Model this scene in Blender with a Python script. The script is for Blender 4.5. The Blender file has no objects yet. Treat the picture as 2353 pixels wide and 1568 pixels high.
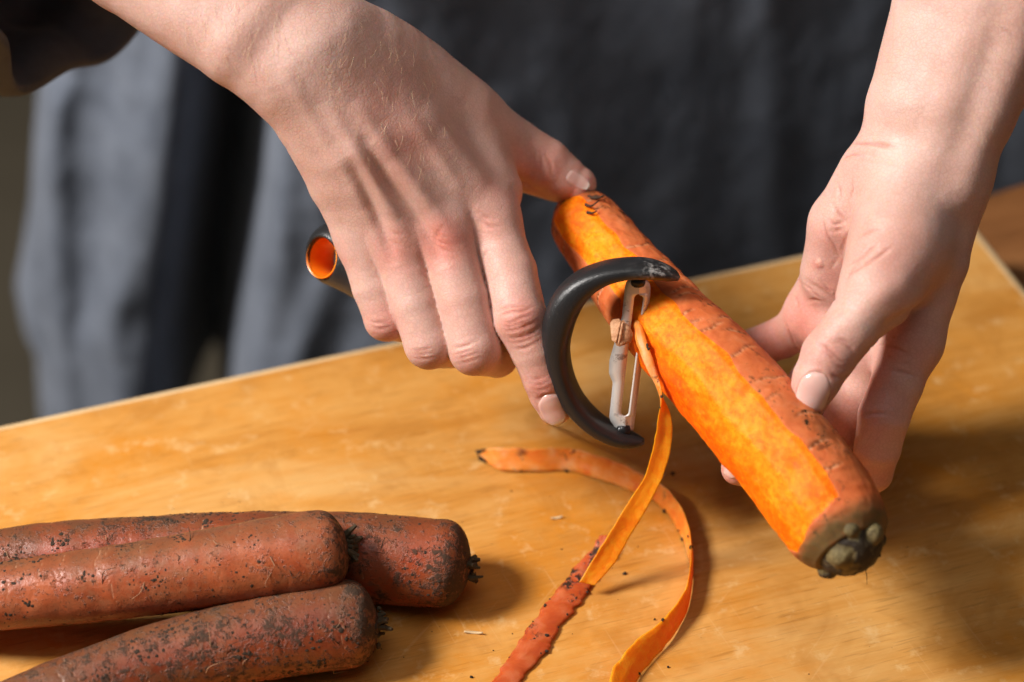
import bpy, bmesh, math, random
import numpy as np
from mathutils import Vector

random.seed(7)
rng = np.random.default_rng(7)
sc = bpy.context.scene
COL = sc.collection

# ------------------------------------------------------------------ camera
# World: board top is z = 0, the camera looks along +y and down.
PITCH = math.radians(40.0)
LENS = 85.0
RW, RH = 2353.0, 1568.0              # size of the survey picture used for measuring
FPX = LENS / 36.0 * RW
D0 = 0.942                           # distance to the plane of the working hand
HH = D0 * math.sin(PITCH) + 0.096    # camera height above the board
CAM = np.array([0.0, 0.0, HH])
FW = np.array([0.0, math.cos(PITCH), -math.sin(PITCH)])
UP = np.array([0.0, math.sin(PITCH), math.cos(PITCH)])
RT = np.array([1.0, 0.0, 0.0])
VW = -FW

cam_data = bpy.data.cameras.new("camera")
cam = bpy.data.objects.new("camera", cam_data)
COL.objects.link(cam)
cam.location = CAM
cam.rotation_euler = (math.pi / 2 - PITCH, 0, 0)
cam_data.lens = LENS
cam_data.sensor_width = 36.0
cam_data.sensor_fit = 'HORIZONTAL'
cam_data.clip_start = 0.02
cam_data.clip_end = 30.0
cam_data.dof.use_dof = True
cam_data.dof.focus_distance = 0.940
cam_data.dof.aperture_fstop = 4.2
cam_data.dof.aperture_blades = 9
sc.camera = cam

# ------------------------------------------------------------------ light
world = bpy.data.worlds.new("World")
sc.world = world
world.use_nodes = True
bg = world.node_tree.nodes["Background"]
bg.inputs[0].default_value = (1.0, 0.96, 0.92, 1)
bg.inputs[1].default_value = 0.055

LDIR = np.array([-1.0, -0.17, 1.0]); LDIR /= np.linalg.norm(LDIR)
TGT = CAM + FW * 0.98
def area_lamp(name, loc, target, size, watts, col):
    ld = bpy.data.lights.new(name, 'AREA')
    ld.shape = 'DISK'; ld.size = size; ld.energy = watts; ld.color = col
    lo = bpy.data.objects.new(name, ld); COL.objects.link(lo)
    lo.location = loc
    v = Vector(target) - Vector(loc)
    lo.rotation_euler = v.to_track_quat('-Z', 'Y').to_euler()
    return lo
area_lamp("key_lamp", TGT + LDIR * 2.4, TGT, 0.66, 106.0, (1.0, 0.955, 0.91))
area_lamp("soft_lamp", np.array([-0.1, 0.45, 2.0]), TGT, 1.6, 8.5, (1.0, 0.96, 0.92))

vs = sc.view_settings
vs.view_transform = 'Standard'; vs.look = 'None'; vs.exposure = 0.0; vs.gamma = 1.0
vs.use_curve_mapping = False
sc.render.engine = 'CYCLES'
sc.cycles.use_denoising = True
sc.cycles.max_bounces = 6
sc.cycles.diffuse_bounces = 3
sc.cycles.glossy_bounces = 3
sc.cycles.use_adaptive_sampling = True
sc.cycles.adaptive_threshold = 0.035
sc.cycles.caustics_reflective = False
sc.cycles.caustics_refractive = False

# ------------------------------------------------------------------ measuring helpers
def ray(px, py):
    return FW + RT * ((px - RW / 2) / FPX) + UP * ((RH / 2 - py) / FPX)
def P(px, py, d=0.0):
    """point seen at survey pixel (px, py), d millimetres nearer than the hand plane"""
    return CAM + (D0 - d * 1e-3) * ray(px, py)
def onz(px, py, z=0.0):
    v = ray(px, py); return CAM + v * ((z - CAM[2]) / v[2])
def ony(px, py, y):
    v = ray(px, py); return CAM + v * (y / v[1])
def zz(off, s):
    return lambda x, y: ((off[0] + x / s) * 0.77401, (off[1] + y / s) * 0.77401)
Z2 = zz((800, 200), 2.24); Z3 = zz((900, 700), 2.24); Z4 = zz((2100, 600), 2.3755)
Z5 = zz((2300, 0), 2.6135); Z6 = zz((1600, 550), 1.844); Z7 = zz((1350, 1250), 2.021)
Z1b = zz((2000, 1000), 2.01); Z8 = zz((0, 1450), 1.6228)

def unit(v):
    v = np.asarray(v, float); return v / np.linalg.norm(v)

def resample(pts, n):
    pts = np.asarray(pts, float)
    seg = np.linalg.norm(np.diff(pts[:, :3], axis=0), axis=1)
    s = np.concatenate([[0], np.cumsum(seg)])
    t = np.linspace(0, s[-1], n)
    # Catmull-Rom style smooth interpolation through the points
    out = np.empty((n, pts.shape[1]))
    m = np.empty_like(pts)
    m[1:-1] = (pts[2:] - pts[:-2]) / (s[2:] - s[:-2])[:, None]
    m[0] = (pts[1] - pts[0]) / (s[1] - s[0]); m[-1] = (pts[-1] - pts[-2]) / (s[-1] - s[-2])
    k = np.clip(np.searchsorted(s, t, side='right') - 1, 0, len(s) - 2)
    h = (s[k + 1] - s[k]); u = (t - s[k]) / h
    u = u[:, None]; h = h[:, None]
    out = ((2 * u**3 - 3 * u**2 + 1) * pts[k] + (u**3 - 2 * u**2 + u) * h * m[k]
           + (-2 * u**3 + 3 * u**2) * pts[k + 1] + (u**3 - u**2) * h * m[k + 1])
    return out

def vnoise(p, seed=0):
    """smooth value noise on an (n,3) array, range about -1..1"""
    p = np.asarray(p, float)
    i = np.floor(p).astype(np.int64); f = p - i
    f = f * f * (3 - 2 * f)
    def hsh(a):
        h = (a[:, 0] * 374761393 + a[:, 1] * 668265263 + a[:, 2] * 2147483647 + seed * 974711) & 0xffffffff
        h = ((h ^ (h >> 13)) * 1274126177) & 0xffffffff
        return ((h ^ (h >> 16)) & 0xffff) / 32767.5 - 1
    r = 0
    for dx in (0, 1):
        for dy in (0, 1):
            for dz in (0, 1):
                w = (f[:, 0] if dx else 1 - f[:, 0]) * (f[:, 1] if dy else 1 - f[:, 1]) * (f[:, 2] if dz else 1 - f[:, 2])
                r = r + w * hsh(i + np.array([dx, dy, dz]))
    return r

# ------------------------------------------------------------------ objects
def finish(o, label=None, cat=None, group=None, kind=None, parent=None):
    if label: o["label"] = label
    if cat: o["category"] = cat
    if group: o["group"] = group
    if kind: o["kind"] = kind
    if parent is not None: o.parent = parent
    return o
def empty(name, loc, **kw):
    o = bpy.data.objects.new(name, None); COL.objects.link(o)
    o.location = loc; o.empty_display_size = 0.01
    bpy.context.view_layer.update()
    return finish(o, **kw)
def meshobj(name, verts, faces, mats, smooth=True, attrs=None, fmat=None, parent=None, **kw):
    me = bpy.data.meshes.new(name)
    V = np.asarray(verts, float)
    if isinstance(faces, np.ndarray):
        faces = faces.tolist()
    off = np.zeros(3)
    if parent is not None:
        bpy.context.view_layer.update()
        off = np.array(parent.matrix_world.translation)
    me.from_pydata((V - off).tolist(), [], faces)
    for m in (mats if isinstance(mats, (list, tuple)) else [mats]):
        me.materials.append(m)
    if smooth:
        me.polygons.foreach_set('use_smooth', [True] * len(me.polygons))
    if fmat is not None:
        me.polygons.foreach_set('material_index', np.asarray(fmat, dtype=np.int32))
    if attrs:
        for k, a in attrs.items():
            a = np.asarray(a, dtype=np.float32)
            if a.ndim == 1:
                at = me.attributes.new(k, 'FLOAT', 'POINT'); at.data.foreach_set('value', a)
            else:
                at = me.attributes.new(k, 'FLOAT_VECTOR', 'POINT'); at.data.foreach_set('vector', a.ravel())
    me.update()
    o = bpy.data.objects.new(name, me); COL.objects.link(o)
    return finish(o, parent=parent, **kw)

class Mesh:
    def __init__(s): s.v = []; s.f = []; s.n = 0
    def add(s, v, f):
        v = np.asarray(v, float)
        s.v.append(v); s.f += [[i + s.n for i in q] for q in f]; s.n += len(v)
    def build(s, name, mats, **kw):
        return meshobj(name, np.concatenate(s.v), s.f, mats, **kw)

def tube(pts, rad, k=6):
    pts = np.asarray(pts, float); n = len(pts)
    rad = np.broadcast_to(np.asarray(rad, float), (n,))
    t = np.gradient(pts, axis=0); t /= np.linalg.norm(t, axis=1)[:, None]
    a = unit(np.cross(t[0], [0.3, 0.5, 0.8]))
    V = []
    for i in range(n):
        a = unit(a - t[i] * (a @ t[i])); b = np.cross(t[i], a)
        for j in range(k):
            w = 2 * math.pi * j / k
            V.append(pts[i] + rad[i] * (math.cos(w) * a + math.sin(w) * b))
    F = [[i * k + j, i * k + (j + 1) % k, (i + 1) * k + (j + 1) % k, (i + 1) * k + j] for i in range(n - 1) for j in range(k)]
    F.append(list(range(k))[::-1]); F.append([(n - 1) * k + j for j in range(k)])
    return V, F

# ------------------------------------------------------------------ materials
class NT:
    def __init__(s, name):
        s.m = bpy.data.materials.new(name); s.m.use_nodes = True
        s.t = s.m.node_tree; s.b = s.t.nodes["Principled BSDF"]
        s.out = s.t.nodes["Material Output"]
    def n(s, kind, **kw):
        x = s.t.nodes.new(kind)
        for k, v in kw.items():
            if k.startswith('i_'):
                key = k[2:].replace('_', ' ')
                tgt = x.inputs[int(key)] if key.isdigit() else x.inputs[key]
                s.set(tgt, v)
            else:
                setattr(x, k, v)
        return x
    def set(s, sock, v):
        if isinstance(v, bpy.types.NodeSocket): s.t.links.new(v, sock)
        elif isinstance(v, bpy.types.Node): s.t.links.new(v.outputs[0], sock)
        else: sock.default_value = v
    def P(s, **kw):
        for k, v in kw.items(): s.set(s.b.inputs[k.replace('_', ' ')], v)
    def coord(s, scale=(1, 1, 1), rot=(0, 0, 0), loc=(0, 0, 0)):
        c = s.n('ShaderNodeTexCoord')
        m = s.n('ShaderNodeMapping')
        m.inputs['Scale'].default_value = scale; m.inputs['Rotation'].default_value = rot
        m.inputs['Location'].default_value = loc
        s.t.links.new(c.outputs['Object'], m.inputs['Vector'])
        return m.outputs[0]
    def attr(s, name, vec=False):
        a = s.n('ShaderNodeAttribute', attribute_name=name)
        return a.outputs['Vector'] if vec else a.outputs['Fac']
    def noise(s, vec, scale, detail=4, rough=0.55, dist=0.0):
        return s.n('ShaderNodeTexNoise', i_Vector=vec, i_Scale=scale, i_Detail=min(detail, 4), i_Roughness=rough, i_Distortion=dist).outputs[0]
    def vor(s, vec, scale, feature='F1'):
        x = s.n('ShaderNodeTexVoronoi', feature=feature); s.set(x.inputs['Vector'], vec); x.inputs['Scale'].default_value = scale
        return x.outputs['Distance']
    def ramp(s, fac, stops):
        r = s.n('ShaderNodeValToRGB'); s.set(r.inputs[0], fac)
        e = r.color_ramp.elements
        while len(e) < len(stops): e.new(0.5)
        for el, (p, c) in zip(e, stops):
            el.position = p; el.color = (*c, 1) if isinstance(c, (tuple, list)) else (c, c, c, 1)
        return r.outputs[0]
    def mix(s, fac, a, b, mode='MIX'):
        x = s.n('ShaderNodeMix', data_type='RGBA', blend_type=mode)
        s.set(x.inputs[0], fac)
        for i, v in ((6, a), (7, b)):
            if isinstance(v, tuple) and len(v) == 3: v = (*v, 1)
            s.set(x.inputs[i], v)
        return x.outputs[2]
    def math(s, op, a, b=0.0, c=None, clamp=False):
        x = s.n('ShaderNodeMath', operation=op, use_clamp=clamp); s.set(x.inputs[0], a); s.set(x.inputs[1], b)
        if c is not None: s.set(x.inputs[2], c)
        return x.outputs[0]
    def bump(s, h, dist=0.001, strength=1.0, normal=None):
        x = s.n('ShaderNodeBump'); x.inputs['Distance'].default_value = dist; x.inputs['Strength'].default_value = strength
        s.set(x.inputs['Height'], h)
        if normal is not None: s.set(x.inputs['Normal'], normal)
        return x.outputs[0]

def plain(name, col, rough=0.6, **kw):
    t = NT(name); t.P(Base_Color=(*col, 1), Roughness=rough, **kw); return t.m

def mat_skin():
    t = NT("skin")
    c = t.coord()
    blot = t.noise(c, 38, 3, 0.5)
    fine = t.noise(c, 170, 5, 0.6)
    base = t.ramp(blot, [(0.3, (0.585, 0.345, 0.280)), (0.5, (0.640, 0.402, 0.335)), (0.72, (0.690, 0.455, 0.388))])
    base = t.mix(t.math('MULTIPLY', t.ramp(fine, [(0.42, 0.0), (0.75, 1.0)]), 0.30), base, (0.60, 0.345, 0.26))
    red = t.math('MULTIPLY', t.attr('red'), t.math('ADD', t.math('MULTIPLY', fine, 0.7), 0.6), clamp=True)
    base = t.mix(t.math('MULTIPLY', red, 1.25, clamp=True), base, (0.60, 0.205, 0.155))
    cr = t.attr('crease')
    base = t.mix(t.math('MULTIPLY', cr, 0.5), base, (0.43, 0.135, 0.09))
    vein = t.attr('vein')
    base = t.mix(t.math('MULTIPLY', vein, 0.35), base, (0.33, 0.26, 0.23))
    # fine diamond net of skin lines, pores
    w = t.n('ShaderNodeVectorMath', operation='ADD'); t.set(w.inputs[0], c)
    nn = t.n('ShaderNodeTexNoise', i_Scale=120.0, i_Detail=2.0); t.set(nn.inputs['Vector'], c)
    sc_ = t.n('ShaderNodeVectorMath', operation='SCALE'); t.set(sc_.inputs[0], nn.outputs['Color']); sc_.inputs['Scale'].default_value = 0.004
    t.set(w.inputs[1], sc_.outputs[0])
    v1 = t.n('ShaderNodeTexVoronoi', feature='DISTANCE_TO_EDGE', i_Scale=620.0); t.set(v1.inputs['Vector'], w.outputs[0])
    e1 = t.ramp(v1.outputs['Distance'], [(0.0, 0.0), (0.16, 1.0)])
    m = t.coord(scale=(1, 1, 1), rot=(0.2, 0.3, -0.55))
    st = t.n('ShaderNodeVectorMath', operation='MULTIPLY'); t.set(st.inputs[0], m); st.inputs[1].default_value = (150, 620, 620)
    lines = t.n('ShaderNodeTexNoise', i_Scale=1.0, i_Detail=3.0, i_Roughness=0.6); t.set(lines.inputs['Vector'], st.outputs[0])
    h = t.math('ADD', t.math('MULTIPLY', e1, 0.5), t.math('MULTIPLY', lines.outputs[0], 0.9))
    h = t.math('ADD', h, t.math('MULTIPLY', fine, 0.25))
    h = t.math('SUBTRACT', h, t.math('MULTIPLY', cr, 0.3))
    n1 = t.bump(h, 0.00012, 0.7)
    base = t.mix(0.2, base, t.mix(e1, (0.55, 0.45, 0.42), (1.0, 1.0, 1.0)), 'MULTIPLY')
    rough = t.math('ADD', 0.40, t.math('MULTIPLY', fine, 0.22))
    t.P(Base_Color=base, Roughness=rough, Normal=n1, Subsurface_Weight=0.55, Subsurface_Scale=0.0028,
        Subsurface_Radius=(1.0, 0.32, 0.16), Specular_IOR_Level=0.42)
    t.b.subsurface_method = 'RANDOM_WALK'
    return t.m

def mat_nail():
    t = NT("fingernail")
    tip = t.attr('tip'); c = t.coord()
    ridg = t.noise(c, 260, 3)
    base = t.mix(tip, t.mix(ridg, (0.68, 0.40, 0.34), (0.75, 0.48, 0.42)), (0.86, 0.78, 0.70))
    t.P(Base_Color=base, Roughness=0.24, Subsurface_Weight=0.35, Subsurface_Scale=0.0015, Subsurface_Radius=(1, 0.35, 0.2),
        Coat_Weight=0.6, Coat_Roughness=0.18, Normal=t.bump(ridg, 0.0001, 0.5))
    return t.m

def mat_cloth(name, c0, c1, scale=1.0):
    t = NT(name)
    c = t.coord()
    mott = t.noise(c, 26, 5, 0.6)
    lint = t.noise(c, 300, 3, 0.7)
    col = t.ramp(mott, [(0.3, c0), (0.7, c1)])
    col = t.mix(t.math('MULTIPLY', lint, 0.25), col, tuple(min(1, x * 1.5) for x in c1))
    h = t.math('ADD', t.math('MULTIPLY', lint, 0.8), t.math('MULTIPLY', mott, 2.5))
    t.P(Base_Color=col, Roughness=0.92, Specular_IOR_Level=0.2, Normal=t.bump(h, 0.0006, 0.6), Sheen_Weight=0.15, Sheen_Roughness=0.5)
    return t.m

def mat_wood(name, stops, rotz, dark=1.0, stain=True):
    t = NT(name)
    # u runs with the grain
    g = t.coord(scale=(1, 1, 1), rot=(0, 0, -rotz))
    def st(s):
        x = t.n('ShaderNodeVectorMath', operation='MULTIPLY'); t.set(x.inputs[0], g); x.inputs[1].default_value = s; return x.outputs[0]
    big = t.noise(st((2.2, 14, 6)), 1.0, 4, 0.55, 1.2)
    mid = t.noise(st((7, 60, 20)), 1.0, 5, 0.62, 0.8)
    fib = t.noise(st((40, 620, 60)), 1.0, 4, 0.65)
    f = t.math('ADD', t.math('MULTIPLY', big, 0.46), t.math('ADD', t.math('MULTIPLY', mid, 0.31), t.math('MULTIPLY', fib, 0.23)))
    col = t.ramp(f, stops)
    # medullary flecks
    fl = t.noise(st((55, 800, 40)), 1.0, 2, 0.5)
    col = t.mix(t.math('MULTIPLY', t.ramp(fl, [(0.58, 0.0), (0.68, 1.0)]), 0.38), col, tuple(0.55 * x for x in stops[0][1]))
    rough = t.math('ADD', 0.38, t.math('MULTIPLY', mid, 0.25))
    if stain:
        c = t.coord()
        s1 = t.noise(c, 11, 4, 0.65, 0.8); s2 = t.noise(c, 70, 4, 0.7)
        msk = t.math('MULTIPLY', t.ramp(s1, [(0.44, 0.0), (0.62, 1.0)]), t.ramp(s2, [(0.38, 0.2), (0.62, 1.0)]))
        col = t.mix(t.math('MULTIPLY', msk, 0.75), col, (0.58, 0.205, 0.010))
        b1 = t.noise(st((6, 16, 8)), 1.0, 4, 0.65, 1.0)
        col = t.mix(t.math('MULTIPLY', t.ramp(b1, [(0.50, 0.0), (0.68, 1.0)]), 0.55), col, (0.66, 0.40, 0.15))
        b2 = t.noise(t.coord(loc=(3.1, 1.7, 0)), 24, 4, 0.7, 0.6)
        col = t.mix(t.math('MULTIPLY', t.ramp(b2, [(0.50, 0.0), (0.66, 1.0)]), 0.45), col, (0.38, 0.145, 0.018))
        # pale wear and knife scratches
        s3 = t.noise(c, 75, 4, 0.7)
        col = t.mix(t.math('MULTIPLY', t.ramp(s3, [(0.57, 0.0), (0.70, 1.0)]), 0.5), col, (0.72, 0.48, 0.22))
        for rz, thr in ((1.15, 0.0), (-1.0, 0.0)):
            m = t.coord(rot=(0, 0, rz), scale=(1, 1, 1))
            mm = t.n('ShaderNodeVectorMath', operation='MULTIPLY'); t.set(mm.inputs[0], m); mm.inputs[1].default_value = (22.0, 620.0, 1.0)
            k = t.noise(mm.outputs[0], 1.0, 1, 0.4)
            col = t.mix(t.math('MULTIPLY', t.ramp(k, [(0.70, 0.0), (0.76, 1.0)]), 0.20), col, (0.70, 0.43, 0.19))
    h = fib
    t.P(Base_Color=col, Roughness=rough, Specular_IOR_Level=0.35, Normal=t.bump(h, 0.0006, 0.5))
    return t.m

FLESH_A, FLESH_B, FLESH_C = (0.80, 0.092, 0.001), (0.89, 0.178, 0.001), (0.92, 0.290, 0.007)
def mat_flesh(name="carrot_flesh", pale=0.5):
    t = NT(name); c = t.coord()
    n1 = t.noise(c, 130, 5, 0.65, 0.5); n2 = t.noise(c, 430, 4, 0.7); n3 = t.noise(c, 22, 3, 0.5)
    f = t.math('ADD', t.math('MULTIPLY', n1, 0.45), t.math('ADD', t.math('MULTIPLY', n2, 0.35), t.math('MULTIPLY', n3, 0.2)))
    col = t.ramp(f, [(0.36, (0.86, 0.16, 0.002)), (0.5, (0.92, 0.25, 0.005)), (0.64, (0.95, 0.37, 0.02))])
    t.P(Base_Color=col, Roughness=t.math('ADD', 0.28, t.math('MULTIPLY', n2, 0.3)), Subsurface_Weight=0.6, Subsurface_Scale=0.0045,
        Subsurface_Radius=(1.0, 0.38, 0.06), Normal=t.bump(t.math('ADD', n2, n1), 0.0004, 0.6), Specular_IOR_Level=0.45)
    return t.m

def mat_held_carrot():
    """peeled flesh where 'peel' = 1, thin scrubbed skin elsewhere, a little soil in the rings"""
    t = NT("half_peeled_carrot"); c = t.coord()
    pm = t.attr('peel'); uv = t.attr('lf', True)
    n1 = t.noise(c, 150, 5, 0.65, 0.5); n2 = t.noise(c, 520, 4, 0.75); n3 = t.noise(c, 26, 3, 0.5)
    mm = t.n('ShaderNodeVectorMath', operation='MULTIPLY'); t.set(mm.inputs[0], uv); mm.inputs[1].default_value = (30, 6, 1)
    n4 = t.noise(mm.outputs[0], 1.0, 5, 0.65, 0.6)
    f = t.math('ADD', t.math('MULTIPLY', n1, 0.28), t.math('ADD', t.math('MULTIPLY', n2, 0.38), t.math('ADD', t.math('MULTIPLY', n3, 0.15), t.math('MULTIPLY', n4, 0.25))))
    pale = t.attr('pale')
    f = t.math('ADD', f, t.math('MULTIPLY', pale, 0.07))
    flesh = t.ramp(f, [(0.40, FLESH_A), (0.52, FLESH_B), (0.63, FLESH_C), (0.78, (0.94, 0.38, 0.025))])
    skin = t.ramp(t.math('ADD', t.math('MULTIPLY', n1, 0.6), t.math('MULTIPLY', n3, 0.4)),
                  [(0.34, (0.50, 0.095, 0.024)), (0.52, (0.62, 0.155, 0.048)), (0.70, (0.69, 0.225, 0.09))])
    # ring scars: thin pale/brown cracks running round the root
    rg = t.attr('ring')
    cutn = t.noise(mm.outputs[0], 1.6, 3, 0.5)
    skin = t.mix(t.math('MULTIPLY', rg, 0.9), skin, t.mix(t.ramp(cutn, [(0.42, 0.0), (0.55, 1.0)]), (0.07, 0.03, 0.012), (0.66, 0.33, 0.17)))
    d1 = t.noise(c, 210, 6, 0.72); d2 = t.noise(c, 34, 3, 0.5)
    dm = t.math('MULTIPLY', t.ramp(d1, [(0.565, 0.0), (0.62, 1.0)]), t.math('ADD', t.ramp(d2, [(0.46, 0.0), (0.66, 0.9)]), t.attr('soil')), clamp=True)
    skin = t.mix(dm, skin, (0.035, 0.018, 0.008))
    soil2 = t.math('MULTIPLY', t.attr('soil'), t.ramp(t.noise(c, 120, 5, 0.7), [(0.42, 0.0), (0.58, 1.0)]), clamp=True)
    skin = t.mix(soil2, skin, (0.06, 0.035, 0.015))
    skin = t.mix(t.math('MULTIPLY', t.attr('brown'), t.math('ADD', 0.55, t.math('MULTIPLY', n1, 0.7)), clamp=True), skin, (0.15, 0.095, 0.036))
    edge = t.ramp(t.math('ADD', pm, t.math('MULTIPLY', t.math('SUBTRACT', n1, 0.5), 0.35)), [(0.40, 0.0), (0.58, 1.0)])
    col = t.mix(edge, skin, flesh)
    rough = t.math('ADD', t.math('MULTIPLY', edge, 0.02), 0.54)
    h = t.math('ADD', t.math('MULTIPLY', n2, 0.8), t.math('ADD', n1, t.math('MULTIPLY', rg, -1.6)))
    t.P(Base_Color=col, Roughness=rough, Subsurface_Weight=t.math('ADD', 0.15, t.math('MULTIPLY', edge, 0.30)), Subsurface_Scale=0.0035,
        Subsurface_Radius=(1.0, 0.36, 0.05), Normal=t.bump(h, 0.0003, 0.6), Specular_IOR_Level=0.16)
    return t.m

def mat_dirty_carrot(name, seed, soil, dusty, hue):
    t = NT(name); c = t.coord(loc=(seed * 1.37, seed * 0.71, seed * 2.1)); uv = t.attr('lf', True)
    n1 = t.noise(c, 95, 5, 0.65, 0.4); n3 = t.noise(c, 20, 3, 0.5)
    base = t.ramp(t.math('ADD', t.math('MULTIPLY', n1, 0.5), t.math('MULTIPLY', n3, 0.5)),
                  [(0.36, tuple(x * y for x, y in zip((0.20, 0.034, 0.011), hue))), (0.5, tuple(x * y for x, y in zip((0.28, 0.058, 0.019), hue))),
                   (0.66, tuple(x * y for x, y in zip((0.37, 0.098, 0.038), hue)))])
    # pale mealy dust film
    ds = t.noise(c, 240, 5, 0.7); d0 = t.noise(c, 30, 4, 0.6)
    base = t.mix(t.math('MULTIPLY', t.math('MULTIPLY', t.ramp(ds, [(0.40, 0.0), (0.62, 1.0)]), t.ramp(d0, [(0.40, 0.15), (0.60, 1.0)])), dusty), base, (0.42, 0.155, 0.075))
    film = t.ramp(t.noise(c, 60, 5, 0.7), [(0.44, 0.0), (0.66, 1.0)])
    base = t.mix(t.math('MULTIPLY', film, 0.45 * soil + 0.18), base, (0.11, 0.050, 0.022))
    rg = t.attr('ring')
    mm = t.n('ShaderNodeVectorMath', operation='MULTIPLY'); t.set(mm.inputs[0], uv); mm.inputs[1].default_value = (60, 5, 1)
    k = t.noise(mm.outputs[0], 1.0, 3, 0.5)
    ringmix = t.mix(t.ramp(k, [(0.36, 0.0), (0.50, 1.0)]), (0.10, 0.04, 0.02), (0.66, 0.38, 0.23))
    # crumbs and patches of black soil
    s1 = t.noise(c, 300, 6, 0.78, 0.4); s2 = t.noise(c, 48, 4, 0.7, 0.5); s3 = t.noise(c, 700, 3, 0.75)
    msk = t.math('ADD', t.math('MULTIPLY', s1, 0.5), t.math('ADD', t.math('MULTIPLY', s2, 0.35), t.math('MULTIPLY', s3, 0.15)))
    msk = t.math('ADD', msk, t.math('MULTIPLY', t.attr('soil'), 0.10))
    lo = 0.60 - 0.075 * soil
    dm = t.ramp(msk, [(lo - 0.03, 0.0), (lo + 0.012, 0.4), (lo + 0.035, 0.85), (lo + 0.07, 1.0)])
    soilc = t.mix(s3, (0.016, 0.009, 0.005), (0.065, 0.038, 0.020))
    base = t.mix(t.math('MULTIPLY', t.attr('dust'), t.math('ADD', 0.25, t.math('MULTIPLY', s2, 0.9)), clamp=True), base, (0.12, 0.064, 0.030))
    base = t.mix(t.math('MULTIPLY', dm, 0.93), base, soilc)
    pep = t.ramp(t.noise(c, 800, 3, 0.7), [(0.60, 0.0), (0.65, 1.0)])
    base = t.mix(t.math('MULTIPLY', pep, 0.7), base, (0.05, 0.025, 0.014))
    base = t.mix(t.math('MULTIPLY', t.ramp(rg, [(0.45, 0.0), (0.9, 1.0)]), 0.5), base, ringmix)
    rough = t.math('ADD', 0.36, t.math('MULTIPLY', dm, 0.5))
    h = t.math('ADD', t.math('MULTIPLY', dm, 1.0), t.math('ADD', t.math('MULTIPLY', s3, 0.6), t.math('ADD', t.math('MULTIPLY', n1, 0.3), t.math('MULTIPLY', rg, -0.4))))
    t.P(Base_Color=base, Roughness=rough, Normal=t.bump(h, 0.00045, 0.7), Specular_IOR_Level=0.42)
    return t.m

def mat_peel_skin():
    t = NT("peel_skin_side"); c = t.coord()
    n1 = t.noise(c, 110, 5, 0.65, 0.4); n2 = t.noise(c, 34, 3, 0.6)
    base = t.ramp(t.math('ADD', t.math('MULTIPLY', n1, 0.6), t.math('MULTIPLY', n2, 0.4)), [(0.36, (0.72, 0.14, 0.008)), (0.5, (0.80, 0.25, 0.03)), (0.66, (0.84, 0.42, 0.18))])
    s1 = t.noise(c, 190, 6, 0.75); s2 = t.noise(c, 40, 3, 0.6)
    dm = t.math('MULTIPLY', t.ramp(s1, [(0.55, 0.0), (0.60, 1.0)]), t.ramp(s2, [(0.52, 0.0), (0.62, 1.0)]))
    base = t.mix(dm, base, (0.03, 0.014, 0.006))
    t.P(Base_Color=base, Roughness=0.5, Subsurface_Weight=0.4, Subsurface_Scale=0.003, Subsurface_Radius=(1, 0.4, 0.08), Normal=t.bump(t.math('ADD', n1, dm), 0.0004, 0.6))
    return t.m
def mat_peel_red():
    t = NT("peel_red_skin"); c = t.coord()
    n1 = t.noise(c, 110, 5, 0.65, 0.4); n2 = t.noise(c, 34, 3, 0.6)
    base = t.ramp(t.math('ADD', t.math('MULTIPLY', n1, 0.6), t.math('MULTIPLY', n2, 0.4)), [(0.36, (0.36, 0.042, 0.006)), (0.5, (0.46, 0.078, 0.014)), (0.66, (0.54, 0.16, 0.065))])
    s1 = t.noise(c, 190, 6, 0.75); s2 = t.noise(c, 40, 3, 0.6)
    dm = t.math('MULTIPLY', t.ramp(s1, [(0.53, 0.0), (0.58, 1.0)]), t.ramp(s2, [(0.47, 0.0), (0.56, 1.0)]))
    base = t.mix(dm, base, (0.03, 0.014, 0.006))
    t.P(Base_Color=base, Roughness=0.45, Subsurface_Weight=0.3, Subsurface_Scale=0.003, Subsurface_Radius=(1, 0.4, 0.08), Normal=t.bump(t.math('ADD', n1, dm), 0.0004, 0.6))
    return t.m
def mat_plastic():
    t = NT("black_handle_plastic"); c = t.coord()
    v = t.vor(c, 1700); n = t.noise(c, 2300, 2, 0.6)
    sp = t.ramp(t.noise(c, 1500, 2, 0.5), [(0.70, 0.0), (0.76, 1.0)])
    col = t.mix(t.math('MULTIPLY', sp, 0.25), (0.016, 0.016, 0.017), (0.25, 0.23, 0.20))
    # dried starch smear near the tip of the upper arm
    sm = t.attr('smear'); k = t.noise(c, 260, 5, 0.7)
    dm = t.math('MULTIPLY', sm, t.ramp(k, [(0.48, 0.0), (0.58, 1.0)]))
    col = t.mix(t.math('MULTIPLY', dm, 0.85), col, (0.50, 0.48, 0.46))
    t.P(Base_Color=col, Roughness=t.math('ADD', 0.36, t.math('MULTIPLY', dm, 0.4)), Normal=t.bump(t.math('ADD', v, n), 0.00012, 0.6), Specular_IOR_Level=0.55)
    return t.m
def mat_steel():
    t = NT("blade_steel"); c = t.coord()
    n = t.noise(c, 150, 4, 0.6); d = t.noise(c, 260, 6, 0.75); d2 = t.noise(c, 45, 3, 0.6)
    dm = t.math('MULTIPLY', t.ramp(d, [(0.56, 0.0), (0.64, 1.0)]), t.ramp(d2, [(0.45, 0.0), (0.6, 1.0)]))
    col = t.mix(t.math('MULTIPLY', dm, 0.8), (0.86, 0.83, 0.79), (0.16, 0.08, 0.04))
    t.P(Base_Color=col, Metallic=t.math('SUBTRACT', 0.25, t.math('MULTIPLY', dm, 0.25)), Roughness=t.math('ADD', 0.26, t.math('MULTIPLY', n, 0.16)), Normal=t.bump(t.math('ADD', n, dm), 0.00005, 0.5))
    return t.m
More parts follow.
